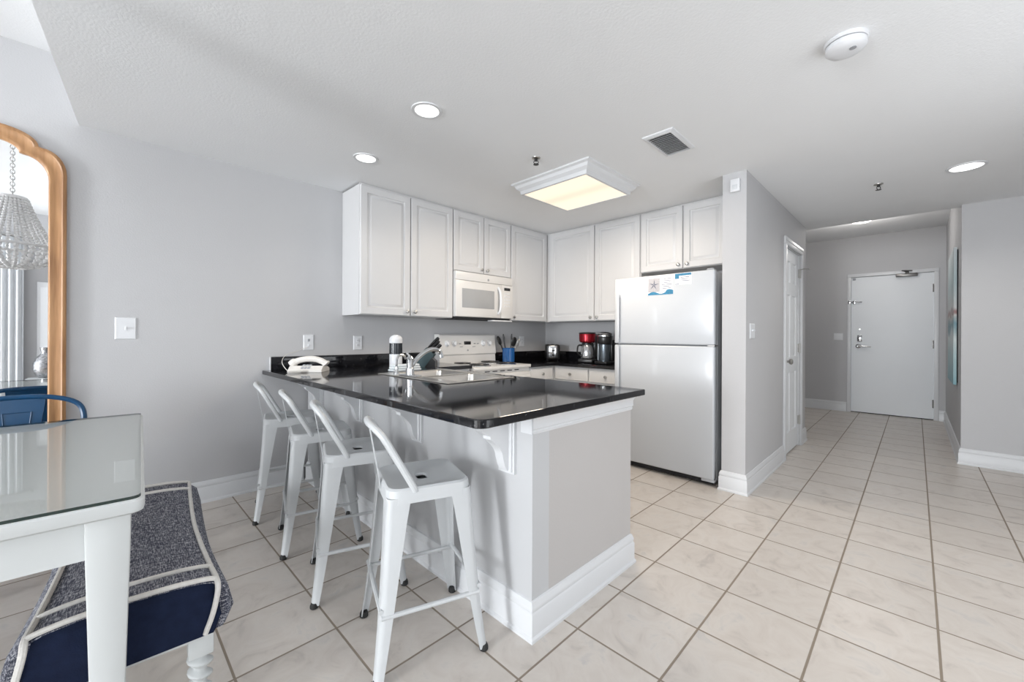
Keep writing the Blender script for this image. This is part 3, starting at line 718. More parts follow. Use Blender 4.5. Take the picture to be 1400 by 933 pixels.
# knife block
kx, ky = 1.97, 3.00
t = thing('knife_block', 'slate knife block full of black-handled knives', 'knife block', (kx, ky, ZT), math.radians(-45))
m = MB(); m.prism([(-0.115, 0.045), (-0.075, 0.0), (-0.005, 0.0), (0.075, 0.105), (0.01, 0.168)], -0.05, 0.05, 'xz')
obj('block', m, TEAL, t, local=True)
m = MB(); m.prism([(-0.004, 0.0), (0.085, 0.0), (0.085, 0.05), (0.055, 0.078)], -0.05, 0.05, 'xz'); obj('stand', m, BLACK, t, local=True)
ax = Vector((0.125, 0, 0.130)).normalized(); tn = Vector((0.065, 0, -0.063)).normalized()
for i, (u_, v_, L) in enumerate(((0.012, -0.032, 0.13), (0.012, 0.0, 0.125), (0.012, 0.032, 0.12), (0.034, -0.032, 0.115), (0.034, 0.0, 0.11), (0.034, 0.032, 0.105), (0.066, -0.033, 0.10), (0.066, -0.011, 0.098), (0.066, 0.011, 0.096), (0.066, 0.033, 0.094))):
    p = Vector((0.01, v_, 0.168)) + tn * u_
    m = MB(); m.tube([p - ax * 0.01, p + ax * 0.02, p + ax * L * 0.55, p + ax * (L * 0.9), p + ax * L], [0.008, 0.0105, 0.0115, 0.012, 0.008], 8)
    tagk = obj('knife_handle', m, BLACK, t, local=True)

# utensil crock
ux, uy = 3.265, 3.30
t = thing('utensil_crock', 'cobalt blue crock of cooking utensils right of the stove', 'crock', (ux, uy, Z2))
m = MB(); m.lathe([(0.066, 0), (0.070, 0.005), (0.071, 0.150), (0.073, 0.158), (0.068, 0.160), (0.064, 0.152), (0.062, 0.02), (0.001, 0.015)], (ux, uy, Z2), seg=28); obj('pot', m, CROCKB, t)
def utensil(name, lab, cat, ang, lean, L, head, mt):
    base = Vector((ux + 0.02 * math.cos(ang), uy + 0.02 * math.sin(ang), Z2 + 0.02))
    d = Vector((lean * math.cos(ang), lean * math.sin(ang), 1)).normalized(); tip = base + d * L
    m = MB(); m.tube([base, base + d * L * 0.55, tip], [0.008, 0.008, 0.007], 8)
    tt = thing(name, lab, cat, tuple(base), 0, 'cooking utensils in the blue crock')
    obj('handle', m, mt, tt)
    m = MB()
    side = Vector((0.705, -0.709, 0))
    if head == 'spoon':
        m.sphere((0, 0, 0), 0.046, 16); bmesh.ops.transform(m.bm, matrix=Matrix.Translation(tip + d * 0.035) @ d.to_track_quat('Z', 'Y').to_matrix().to_4x4() @ Matrix.Rotation(YAW, 4, 'Z') @ Matrix.Diagonal((0.25, 0.85, 1.2, 1)), verts=m.bm.verts[:])
    elif head == 'turner':
        a = tip; b = tip + d * 0.085; n_ = d.cross(side).normalized() * 0.002
        m.rings([[a - side * 0.022 - n_, a + side * 0.022 - n_, a + side * 0.022 + n_, a - side * 0.022 + n_], [b - side * 0.034 - n_, b + side * 0.034 - n_, b + side * 0.034 + n_, b - side * 0.034 + n_]])
    elif head == 'whisk':
        n_ = d.cross(side).normalized()
        for k in range(5):
            q = side * math.cos(k * PI / 5) + n_ * math.sin(k * PI / 5)
            m.tube([tip + d * 0.10 * math.sin(j * PI / 10) * 1.0 * (1) + q * 0.034 * math.cos(j * PI / 10) * (0.2 + 0.8 * math.sin(j * PI / 10)) for j in range(11)], 0.0016, 5)
    elif head == 'rest':
        m.tube([tip - d * 0.09, tip - d * 0.04, tip], [0.007, 0.011, 0.007], 8)
    obj('head', m, mt, tt)
    return tt
utensil('serving_spoon', 'large black spoon leaning left out of the crock', 'utensil', math.radians(150), 0.40, 0.205, 'spoon', BLACK)
utensil('tongs', 'thin black tool handle standing tallest in the crock, on the left', 'utensil', math.radians(130), 0.14, 0.30, 'rest', BLACK)
utensil('tongs', 'black tool handle standing upright in the middle of the crock', 'utensil', math.radians(-40), 0.05, 0.30, 'rest', BLACK)
utensil('ladle', 'small black spoon low on the right of the crock', 'utensil', math.radians(-55), 0.20, 0.18, 'spoon', BLACK)
utensil('whisk', 'wire whisk leaning right out of the crock', 'utensil', math.radians(-45), 0.42, 0.165, 'whisk', NICKEL)

# toaster
tx, ty = 3.93, 3.20
t = thing('toaster', 'black and chrome toaster in the kitchen corner', 'toaster', (tx, ty, Z2))
m = MB(); m.box(tx - 0.12, tx + 0.12, ty - 0.085, ty + 0.085, Z2 + 0.008, Z2 + 0.195, 0.022, 3); obj('shell', m, BLACK, t)
m = MB(); m.box(tx - 0.124, tx - 0.116, ty - 0.052, ty + 0.052, Z2 + 0.035, Z2 + 0.180, 0.003); ep = obj('end_panel', m, CHROME, t); ep['label'] = 'chrome end panel'
m = MB(); m.box(tx - 0.145, tx - 0.122, ty - 0.02, ty + 0.02, Z2 + 0.115, Z2 + 0.130, 0.004); obj('lever', m, BLACK, ep)
m = MB(); m.lathe([(0.016, 0), (0.014, 0.014)], (tx - 0.124, ty, Z2 + 0.065), (-1, 0, 0), 16); obj('dial', m, BLACK, ep)
for s in (-0.03, 0.03):
    m = MB(); m.box(tx - 0.08, tx + 0.08, ty + s - 0.012, ty + s + 0.012, Z2 + 0.193, Z2 + 0.1965); obj('slot', m, STEEL, t)
m = MB()
for a in (-0.09, 0.09):
    for b in (-0.06, 0.06): m.lathe([(0.010, 0), (0.010, 0.012)], (tx + a, ty + b, Z2), seg=10)
obj('foot', m, RUBBER, t)

t.rotation_euler = (0, 0, math.radians(44))
# red coffee maker
qx, qy = 3.86, 2.625
t = thing('coffee_maker', 'red and black drip coffee maker with a glass carafe', 'coffee maker', (qx, qy, Z2))
m = MB(); m.box(qx - 0.115, qx + 0.115, qy - 0.085, qy + 0.085, Z2, Z2 + 0.045, 0.012, 3); obj('base', m, BLACK, t)
m = MB(); m.box(qx + 0.03, qx + 0.115, qy - 0.085, qy + 0.085, Z2 + 0.04, Z2 + 0.32, 0.012, 3); obj('water_tank', m, BLACK, t)
m = MB(); m.lathe([(0.072, 0), (0.090, 0.015), (0.094, 0.09), (0.092, 0.10)], (qx - 0.025, qy, Z2 + 0.225), seg=28); obj('brew_head', m, RED, t)['label'] = 'glossy red brew basket housing'
m = MB(); m.lathe([(0.094, 0), (0.097, 0.006), (0.090, 0.018), (0.02, 0.022)], (qx - 0.025, qy, Z2 + 0.322), seg=28); obj('lid', m, BLACK, t)
m = MB(); m.lathe([(0.058, 0), (0.068, 0.01), (0.070, 0.07), (0.060, 0.12), (0.050, 0.145), (0.055, 0.155)], (qx - 0.035, qy, Z2 + 0.048), seg=28); cf = obj('carafe', m, mat('carafe_glass', (0.55, 0.56, 0.58), 0.05, metal=0.75), t)
m = MB(); m.lathe([(0.056, 0.155), (0.056, 0.170), (0.03, 0.175)], (qx - 0.035, qy, Z2 + 0.048), seg=24); obj('carafe_lid', m, BLACK, cf)
m = MB(); m.tube(spline([(qx - 0.085, qy + 0.04, Z2 + 0.195), (qx - 0.125, qy + 0.075, Z2 + 0.19), (qx - 0.13, qy + 0.08, Z2 + 0.11), (qx - 0.09, qy + 0.05, Z2 + 0.075)], 5), 0.009, 8); obj('carafe_handle', m, BLACK, cf)

t.rotation_euler = (0, 0, math.radians(18))
# pod brewer
qx, qy = 3.86, 2.375
t = thing('pod_brewer', 'black and silver single-cup brewer next to the refrigerator', 'coffee maker', (qx, qy, Z2))
m = MB(); m.box(qx - 0.14, qx + 0.13, qy - 0.075, qy + 0.075, Z2, Z2 + 0.03, 0.01, 3); obj('base', m, BLACK, t)
m = MB(); m.box(qx - 0.02, qx + 0.13, qy - 0.075, qy + 0.075, Z2 + 0.025, Z2 + 0.26, 0.02, 3); obj('body', m, BLACK, t)
m = MB(); m.lathe([(0.074, 0), (0.080, 0.01), (0.080, 0.07), (0.078, 0.078)], (qx - 0.05, qy, Z2 + 0.215), seg=26); obj('brew_head', m, BLACK, t)
m = MB(); m.lathe([(0.079, 0), (0.082, 0.004), (0.082, 0.016), (0.078, 0.02)], (qx - 0.05, qy, Z2 + 0.292), seg=26); obj('silver_band', m, CHROME, t)['label'] = 'silver band round the head'
m = MB(); m.lathe([(0.078, 0), (0.070, 0.018), (0.04, 0.030), (0.004, 0.033)], (qx - 0.05, qy, Z2 + 0.312), seg=26); obj('lid', m, BLACK, t)
m = MB(); m.tube(spline([(qx - 0.03, qy - 0.085, Z2 + 0.30), (qx - 0.12, qy - 0.075, Z2 + 0.32), (qx - 0.145, qy, Z2 + 0.325), (qx - 0.12, qy + 0.075, Z2 + 0.32), (qx - 0.03, qy + 0.085, Z2 + 0.30)], 6), 0.007, 8); obj('handle', m, CHROME, t)
m = MB(); m.lathe([(0.060, 0), (0.062, 0.01), (0.062, 0.18), (0.058, 0.185)], (qx - 0.055, qy, Z2 + 0.03), seg=24); obj('cup_bay', m, mat('gunmetal', (0.16, 0.19, 0.22), 0.25, metal=0.8), t)['label'] = 'gunmetal front column'
m = MB(); m.box(qx - 0.04, qx + 0.10, qy + 0.076, qy + 0.105, Z2 + 0.03, Z2 + 0.27, 0.012, 3); obj('reservoir', m, mat('frosted_reservoir', (0.33, 0.37, 0.41), 0.15), t)['label'] = 'grey clear water reservoir'

# ------------------------------------------------------------------ wall plates
def plate(name, label, cat, org, d, w_, h_, kind, group=None):
    t = thing(name, label, cat, org, 0, group)
    Mx = facing(org, d)
    m = MB(); panel_rings(m, w_, h_, 0.006, [(0, 0), (0, -0.002), (0.005, -0.006), (0.010, -0.006)], Mx @ Matrix.Translation((-w_ / 2, 0, -h_ / 2))); obj('cover_plate', m, PLATE, t)
    def bx(a0, a1, z0, z1, dep, nm, mt):
        q = MB(); q.box(a0, a1, -dep, -0.004, z0, z1, 0.001); bmesh.ops.transform(q.bm, matrix=Mx, verts=q.bm.verts[:]); obj(nm, q, mt, t)
    if kind == 'toggle':
        bx(-0.005, 0.005, -0.012, 0.012, 0.008, 'toggle', PLATE); bx(-0.0035, 0.0035, -0.001, 0.010, 0.018, 'toggle', PLATE)
    elif kind == 'double':
        for s in (-0.024, 0.024): bx(s - 0.0035, s + 0.0035, -0.001, 0.012, 0.016, 'toggle', PLATE)
    elif kind == 'outlet':
        for s in (-0.021, 0.021):
            bx(-0.016, 0.016, s - 0.014, s + 0.014, 0.0075, 'socket', PLATE)
            bx(-0.008, -0.005, s - 0.004, s + 0.006, 0.0078, 'slot', DARK); bx(0.005, 0.008, s - 0.004, s + 0.006, 0.0078, 'slot', DARK)
    elif kind == 'jack':
        bx(-0.008, 0.008, 0.008, 0.030, 0.0078, 'socket', GREYP); bx(-0.006, 0.006, -0.030, -0.015, 0.012, 'socket', PLATE)
plate('light_switch', 'single white toggle switch alone on the long grey wall', 'light switch', (0.098, WA, 1.203), (0, -1), 0.098, 0.136, 'toggle')
plate('phone_jack', 'white telephone jack plate above the telephone', 'phone jack', (1.177, WA, 1.105), (0, -1), 0.080, 0.125, 'jack')
plate('wall_outlet', 'white outlet under the end of the tall left wall cabinet', 'outlet', (1.588, WA, 1.098), (0, -1), 0.080, 0.125, 'outlet')
plate('wall_outlet', 'white outlet right of the blue utensil crock', 'outlet', (3.70, WA, 1.098), (0, -1), 0.085, 0.125, 'outlet')
plate('light_switch', 'white double switch on the hall partition beside the column', 'light switch', (3.49, 0.886, 1.212), (0, -1), 0.125, 0.115, 'double')
plate('light_switch', 'white switch plate left of the entry door', 'light switch', (XE, 0.872, 1.175), (-1, 0), 0.115, 0.115, 'double')

# ------------------------------------------------------------------ ceiling fittings
def downlight(label, x, y, r, z=H, power=5, cone=130):
    t = thing('recessed_downlight', label, 'ceiling light', (x, y, z), 0, 'recessed ceiling lights')
    m = MB(); m.lathe([(r + 0.02, 0), (r + 0.018, -0.006), (r + 0.002, -0.006), (r, -0.003)], (x, y, z), seg=32, cap0=False, cap1=False); obj('trim_ring', m, TRIM, t)
    m = MB(); m.lathe([(r, -0.0035), (r * 0.86, -0.002), (r * 0.6, -0.0012), (0.001, -0.001)], (x, y, z), seg=32, cap0=False); obj('lens', m, emit('lamp_glow', (1, 0.985, 0.96), 1.6), t)
    d = bpy.data.lights.new('downlight_bulb', 'SPOT'); d.energy = power; d.spot_size = math.radians(cone); d.spot_blend = 0.6; d.shadow_soft_size = 0.06; d.color = (1, 0.95, 0.88)
    o = bpy.data.objects.new('downlight_bulb', d); C.objects.link(o); o.location = (x, y, z - 0.03)
downlight('bright round downlight above the peninsula, nearer the camera', 1.243, 1.900, 0.064)
downlight('bright round downlight near the long grey wall, left of the cabinets', 1.283, 2.715, 0.064)
downlight('bright round downlight at the hall entrance, near the right wall', 4.37, -0.255, 0.085, power=24, cone=160)

# fluorescent box
t = thing('ceiling_light_box', 'square kitchen ceiling light with white crown frame and warm diffuser', 'ceiling light', (2.70, 1.97, H - 0.09))
def sq(hx, hy, z): return [(2.70 + a * hx, 1.965 + b * hy, z) for a, b in ((-1, -1), (1, -1), (1, 1), (-1, 1))]
m = MB(); m.rings([sq(0.365, 0.375, H), sq(0.365, 0.375, H - 0.012), sq(0.345, 0.355, H - 0.020), sq(0.335, 0.345, H - 0.040), sq(0.312, 0.322, H - 0.058), sq(0.308, 0.318, H - 0.085), sq(0.290, 0.300, H - 0.085), sq(0.290, 0.300, H - 0.078)], True, True, False); obj('frame', m, TRIM, t, smooth=20)
def diffuser_mat():
    m, nt, b = node_mat('warm_diffuser')
    tc = nt.nodes.new('ShaderNodeTexCoord'); s = nt.nodes.new('ShaderNodeSeparateXYZ'); nt.links.new(tc.outputs['Object'], s.inputs[0])
    d1 = mathn(nt, 'ABSOLUTE', mathn(nt, 'ABSOLUTE', s.outputs[0]))
    tubes = mathn(nt, 'SUBTRACT', 1.0, mathn(nt, 'MULTIPLY', mathn(nt, 'POWER', 2.718, mathn(nt, 'MULTIPLY', mathn(nt, 'MULTIPLY', d1, d1), -220.0)), 0.16))
    b.inputs['Base Color'].default_value = (0.08, 0.075, 0.065, 1)
    b.inputs['Emission Color'].default_value = (1.0, 0.85, 0.655, 1)
    nt.links.new(mathn(nt, 'MULTIPLY', tubes, 0.95), b.inputs['Emission Strength'])
    return m
m = MB(); m.rings([sq(0.289, 0.299, H - 0.079), sq(0.289, 0.299, H - 0.081)]); obj('diffuser', m, diffuser_mat(), t)['label'] = 'glowing warm diffuser'
area('fluorescent_tubes', (2.70, 1.965, H - 0.095), (0, 0, -1), 0.55, 0.57, 16, (1.0, 0.86, 0.70))

# supply vent
t = thing('air_vent', 'white louvred air register in the ceiling', 'vent', (2.525, 1.115, H - 0.02))
vx0, vx1, vy0, vy1 = 2.35, 2.70, 1.015, 1.21
m = MB()
def rq(i, z): return [(vx0 + i, vy0 + i, z), (vx1 - i, vy0 + i, z), (vx1 - i, vy1 - i, z), (vx0 + i, vy1 - i, z)]
m.rings([rq(0, H), rq(0.002, H - 0.006), rq(0.018, H - 0.016), rq(0.024, H - 0.016), rq(0.024, H - 0.001)], True, False, False); obj('frame', m, TRIM, t)
m = MB(); m.box(vx0 + 0.024, vx1 - 0.024, vy0 + 0.024, vy1 - 0.024, H - 0.003, H - 0.001); obj('duct_shade', m, DARK, t)  # flat dark sheet painted as the shade inside, no real recess
for k in range(13):
    x = vx0 + 0.030 + k * 0.0228; m = MB(); m.rings([[(x + 0.012, y, H - 0.003), (x + 0.014, y, H - 0.003), (x + 0.002, y, H - 0.016), (x, y, H - 0.016)] for y in (vy0 + 0.024, vy1 - 0.024)]); obj('louvre', m, TRIM, t)

# smoke detector
t = thing('smoke_detector', 'round white smoke detector on the ceiling', 'smoke detector', (2.168, 0.209, H - 0.05))
c_ = (2.168, 0.209, H)
m = MB(); m.lathe([(0.074, 0), (0.074, -0.010), (0.070, -0.014)], c_, seg=36); obj('mounting_base', m, PLATE, t)
m = MB(); m.lathe([(0.064, -0.014), (0.064, -0.020)], c_, seg=36); obj('vent_gap', m, GREYP, t)
m = MB(); m.lathe([(0.069, -0.018), (0.069, -0.034), (0.060, -0.044), (0.035, -0.050), (0.002, -0.050)], c_, seg=36); obj('cover', m, PLATE, t)
m = MB(); m.lathe([(0.012, 0), (0.012, -0.003)], (2.150, 0.185, H - 0.0485), seg=14); obj('test_button', m, GREYP, t)
def sprinkler(label, x, y):
    t = thing('fire_sprinkler', label, 'sprinkler', (x, y, H - 0.05), 0, 'ceiling fire sprinklers')
    m = MB(); m.lathe([(0.030, 0), (0.029, -0.004), (0.020, -0.010)], (x, y, H), seg=20); obj('escutcheon', m, NICKEL, t)
    m = MB(); m.lathe([(0.010, -0.010), (0.010, -0.022)], (x, y, H), seg=12)
    for s in (-1, 1): m.tube([(x + s * 0.008, y - s * 0.008, H - 0.02), (x + s * 0.012, y - s * 0.012, H - 0.032), (x + s * 0.003, y - s * 0.003, H - 0.044)], 0.0025, 6)
    obj('frame', m, BLACK, t)
    m = MB(); m.lathe([(0.002, -0.044), (0.019, -0.045), (0.019, -0.047), (0.002, -0.048)], (x, y, H), seg=16); obj('deflector', m, BLACK, t)
sprinkler('small dark fire sprinkler on the ceiling left of the kitchen light box', 2.106, 1.866)
sprinkler('small dark fire sprinkler on the ceiling in front of the hall', 4.386, 0.215)
t = thing('motion_sensor', 'small white sensor box high on the end of the hall partition', 'sensor', (3.32, 0.955, 2.24))
m = MB(); m.box(3.305, 3.335, 0.925, 0.990, 2.250, 2.345, 0.006, 3); obj('housing', m, PLATE, t)
m = MB(); m.box(3.302, 3.307, 0.940, 0.975, 2.265, 2.300, 0.002); obj('lens', m, mat('sensor_lens', (0.6, 0.62, 0.64), 0.3), t)

# ------------------------------------------------------------------ closet door in the hall
def six_panel(mb, w, h, Mx, t=0.035):
    def bx(a0, a1, y0, y1, z0, z1, bev=0):
        q = MB(); q.box(a0, a1, y0, y1, z0, z1, bev); mb.add(q, Mx)
    bx(0, w, -t + 0.012, 0, 0, h)
    st = 0.105; mid = 0.09; rails = [(0, 0.20), (0.80, 0.95), (1.58, 1.70), (h - 0.115, h)]
    for a, b in ((0, st), (w / 2 - mid / 2, w / 2 + mid / 2), (w - st, w)): bx(a, b, -t, -t + 0.012, 0, h)
    for a, b in rails:
        for l, r in ((st, w / 2 - mid / 2), (w / 2 + mid / 2, w - st)): bx(l, r, -t, -t + 0.012, a, b)
    for (l, r) in ((st, w / 2 - mid / 2), (w / 2 + mid / 2, w - st)):
        for (b0, b1) in ((0.20, 0.80), (0.95, 1.58), (1.70, h - 0.115)):
            panel_rings(mb, r - l, b1 - b0, 0, [(0.0, -t), (0.010, -t + 0.010), (0.02, -t + 0.010), (0.045, -t + 0.002), (0.047, -t + 0.002)], Mx @ Matrix.Translation((l, 0, b0)), back=False)
t = thing('door_1', 'white six-panel closet door in the hall partition', 'door', (4.94, 0.91, 0)); t['kind'] = 'structure'
Mx = facing((4.60, 0.935, 0.012), (0, -1)); m = MB(); six_panel(m, 0.68, 2.03, Mx); d = obj('door_leaf', m, DOORW, t)
k = MB(); k.lathe([(0.030, 0), (0.030, 0.006), (0.012, 0.010), (0.010, 0.030), (0.026, 0.040), (0.029, 0.055), (0.020, 0.066), (0.004, 0.069)], (4.665, 0.900, 0.93), (0, -1, 0), 20); obj('door_knob', k, NICKEL, d)
for z in (0.28, 1.05, 1.85):
    m = MB(); m.box(5.268, 5.292, 0.880, 0.905, z - 0.045, z + 0.045); m.lathe([(0.007, -0.05), (0.007, 0.05)], (5.283, 0.882, z), seg=10); obj('hinge', m, NICKEL, t)
m = MB(); m.tube([(5.283, 0.878, 1.89), (5.30, 0.86, 1.90), (5.37, 0.815, 1.905)], 0.005, 6); m.lathe([(0.01, 0), (0.01, 0.015)], (5.37, 0.815, 1.897), seg=10); obj('door_stop', m, NICKEL, t)
m = MB()
for a, b in ((4.515, 4.588), (5.292, 5.365)): m.box(a, b, 0.868, 0.8855, 0, 2.0495, 0.004); m.box(a + 0.01, b - 0.03, 0.863, 0.8675, 0, 2.0495, 0.0015)
m.box(4.515, 5.365, 0.867, 0.8855, 2.05, 2.125, 0.004); m.box(4.525, 5.355, 0.862, 0.8665, 2.085, 2.115, 0.0015)
m.box(4.586, 4.598, 0.887, 1.045, 0, 2.044); m.box(5.282, 5.294, 0.887, 1.045, 0, 2.044); m.box(4.586, 5.294, 0.887, 1.045, 2.0445, 2.059)
obj('door_casing', m, TRIM, t)

# ------------------------------------------------------------------ entry door
t = thing('door_2', 'flat white entry door with lever handle and closer at the end of the hall', 'door', (XE, 0.27, 0)); t['kind'] = 'structure'
m = MB(); m.box(XE + 0.012, XE + 0.055, -0.182, 0.716, 0.012, 2.096, 0.002); leaf = obj('door_leaf', m, DOORW, t)
m = MB()
m.box(XE - 0.016, XE + 0.012, 0.718, 0.762, 0, 2.099, 0.004); m.box(XE - 0.016, XE + 0.012, -0.232, -0.184, 0, 2.099, 0.004); m.box(XE - 0.017, XE + 0.012, -0.232, 0.762, 2.0995, 2.15, 0.004)
obj('door_frame', m, TRIM, t)
m = MB(); m.box(XE + 0.02, XE + 0.05, -0.182, 0.716, 0.0, 0.012); obj('threshold', m, DARK, t)
xf = XE + 0.012
DARKN = mat('dark_nickel', (0.16, 0.155, 0.15), 0.35, metal=1.0)
m = MB(); m.box(xf - 0.004, xf, 0.585, 0.645, 1.10, 1.19, 0.001); m.lathe([(0.028, 0), (0.028, 0.012), (0.02, 0.018)], (xf, 0.615, 1.165), (-1, 0, 0), 18)
m.box(xf - 0.022, xf, 0.588, 0.642, 1.105, 1.20, 0.004); obj('deadbolt', m, CHROME, leaf)
m = MB(); m.box(xf - 0.024, xf - 0.021, 0.592, 0.638, 1.172, 1.194); obj('deadbolt_window', m, BLACK, leaf)
m = MB(); m.lathe([(0.034, 0), (0.034, 0.008), (0.014, 0.014), (0.012, 0.045)], (xf, 0.63, 1.03), (-1, 0, 0), 20); m.tube([(xf - 0.045, 0.635, 1.03), (xf - 0.048, 0.57, 1.03), (xf - 0.045, 0.48, 1.022)], [0.015, 0.013, 0.009], 8); obj('lever_handle', m, CHROME, leaf)
m = MB(); m.lathe([(0.010, 0), (0.010, 0.006)], (xf, 0.615, 1.29), (-1, 0, 0), 12); obj('peephole', m, NICKEL, leaf)
m = MB(); m.box(xf - 0.012, xf, 0.66, 0.70, 1.685, 1.735, 0.002); m.tube([(xf - 0.014, 0.725, 1.715), (xf - 0.03, 0.69, 1.715), (xf - 0.03, 0.60, 1.712)], 0.006, 6); m.sphere((xf - 0.03, 0.595, 1.712), 0.011, 10); m.box(xf - 0.035, xf - 0.012, 0.72, 0.755, 1.69, 1.74, 0.002); obj('swing_guard', m, CHROME, leaf)
m = MB(); m.box(xf - 0.06, xf, -0.02, 0.21, 2.055, 2.10, 0.008); m.lathe([(0.02, 0), (0.02, 0.03)], (xf - 0.03, 0.09, 2.10), seg=14); cl_ = obj('door_closer', m, DARKN, leaf)
m = MB(); m.tube([(xf - 0.03, 0.09, 2.125), (xf - 0.16, 0.14, 2.13)], 0.009, 6); m.tube([(xf - 0.16, 0.14, 2.13), (xf - 0.035, 0.04, 2.135)], 0.008, 6); obj('closer_arm', m, DARKN, cl_)
for z in (0.23, 1.07, 1.87):
    m = MB(); m.box(xf - 0.006, xf, -0.195, -0.168, z - 0.055, z + 0.055); m.lathe([(0.009, -0.058), (0.009, 0.058)], (xf - 0.010, -0.183, z), seg=10); obj('hinge', m, DARKN, t)
m = MB(); m.box(xf - 0.012, xf, 0.665, 0.70, 2.055, 2.085, 0.002); obj('alarm_contact', m, GREYP, leaf)

# painting in the hall
t = thing('canvas_painting', 'turquoise abstract seascape canvas on the hall right wall', 'painting', (6.4, -0.29, 0.70))
m = MB(); m.box(5.98, 6.95, -0.272, -0.268, 0.70, 2.07); obj('picture', m, ART, t)
m = MB(); m.box(5.98, 6.95, -0.290, -0.272, 0.70, 2.07); obj('canvas_wrap', m, ART, t)
m = MB(); m.box(6.0, 6.93, -0.299, -0.290, 0.72, 2.05); obj('shadow_gap', m, DARK, t)  # dark backing stands in for the shadow behind the canvas

# ------------------------------------------------------------------ stools
def rsq(hx, hy, r, z, n=6):
    out = []
    for cx, cy, s in ((hx - r, hy - r, 0), (-hx + r, hy - r, 1), (-hx + r, -hy + r, 2), (hx - r, -hy + r, 3)):
        for k in range(n):
            a = PI / 2 * (s + k / (n - 1)); out.append((cx + r * math.cos(a), cy + r * math.sin(a), z))
    return out
def metal_leg(mb, sx_, sy_, top, bot, zt, wt, wb, bow=0.0):
    rings = []
    N = 9
    for i in range(N):
        s = i / (N - 1); z = zt * (1 - s) + 0.012 * s
        e = top + (bot - top) * s + bow * (s ** 3)
        w_ = wt + (wb - wt) * (s ** 0.8); r = min(0.022, w_ * 0.55); th = 0.0035
        o_, i_ = [], []
        o_.append((-w_, 0)); i_.append((-w_, -th))
        for k in range(5):
            a = PI / 2 * (1 - k / 4)
            o_.append((-r + r * math.cos(a), -r + r * math.sin(a))); q = r - th; i_.append((-r + q * math.cos(a), -r + q * math.sin(a)))
        o_.append((0, -w_)); i_.append((-th, -w_))
        sec = o_ + i_[::-1]
        rings.append([((e + x) * sx_, (e + y) * sy_, z) for x, y in sec])
    mb.rings(rings)
def make_stool(label):
    t = thing('counter_stool', label, 'stool', (0, 0, 0), 0, 'white metal counter stools')
    m = MB()
    S = 0.152
    slot = rsq(0.022, 0.034, 0.016, 0.6165)
    low = [(x, y, 0.606) for x, y, z in slot]
    m.rings([low, slot, rsq(0.06, 0.07, 0.05, 0.6165), rsq(0.118, 0.118, 0.05, 0.618), rsq(0.136, 0.136, 0.045, 0.628), rsq(0.145, 0.145, 0.045, 0.630), rsq(S, S, 0.045, 0.624), rsq(S + 0.002, S + 0.002, 0.045, 0.61), rsq(S + 0.004, S + 0.004, 0.042, 0.578), rsq(S, S, 0.040, 0.578), rsq(S - 0.004, S - 0.004, 0.040, 0.590)], True, False, True)  # closing plate underneath added to keep the hand slot dark
    obj('seat', m, STOOLW, t, local=True)
    for sx_ in (-1, 1):
        for sy_ in (-1, 1):
            m = MB(); metal_leg(m, sx_, sy_, S + 0.0015, 0.190, 0.60, 0.082, 0.030, 0.012); lg = obj('leg', m, STOOLW, t, local=True)
            m = MB(); m.lathe([(0.013, 0), (0.017, 0.004), (0.017, 0.014), (0.013, 0.024)], (sx_ * 0.190, sy_ * 0.190, 0), seg=12); obj('rubber_foot', m, RUBBER, lg, local=True)
    for z, pairs in ((0.215, (((-1, -1), (1, -1)), ((-1, 1), (1, 1)))), (0.235, (((-1, -1), (-1, 1)), ((1, -1), (1, 1))))):
        for a, b in pairs:
            e = 0.176; m = MB(); m.tube([(a[0] * e, a[1] * e, z), (b[0] * e, b[1] * e, z)], 0.0085, 8); obj('brace', m, STOOLW, t, local=True)
    m = MB(); P = [(-0.058, -0.146, 0.615), (-0.064, -0.146, 0.632), (-0.115, -0.140, 0.725), (-0.16, -0.128, 0.805), (-0.188, -0.095, 0.838), (-0.198, -0.045, 0.845), (-0.200, 0, 0.846)]
    P += [(x, -y, z) for x, y, z in P[:-1][::-1]]
    m.tube(spline(P, 5), 0.0125, 10); obj('backrest', m, STOOLW, t, local=True)
    m = MB(); m.rings([[(x, y, z) for x, y in ((bx - 0.002, -0.011), (bx + 0.002, -0.011), (bx + 0.002, 0.011), (bx - 0.002, 0.011))] for bx, z in ((-0.155, 0.585), (-0.160, 0.63), (-0.197, 0.838))]); obj('back_strap', m, STOOLW, t, local=True)
    return t
s0 = make_stool('white metal stool nearest the free end of the peninsula, whole seat in view')
s0.location = (0.884, 1.378, 0); s0.rotation_euler = (0, 0, math.radians(-19))
dup(s0, (0.880, 1.936, 0), math.radians(-19), 'white metal stool second from the free end of the peninsula')
dup(s0, (0.894, 2.466, 0), math.radians(-14), 'white metal stool third from the free end of the peninsula')
dup(s0, (0.894, 3.003, 0), math.radians(-15), 'white metal stool nearest the long grey wall, last of the row')

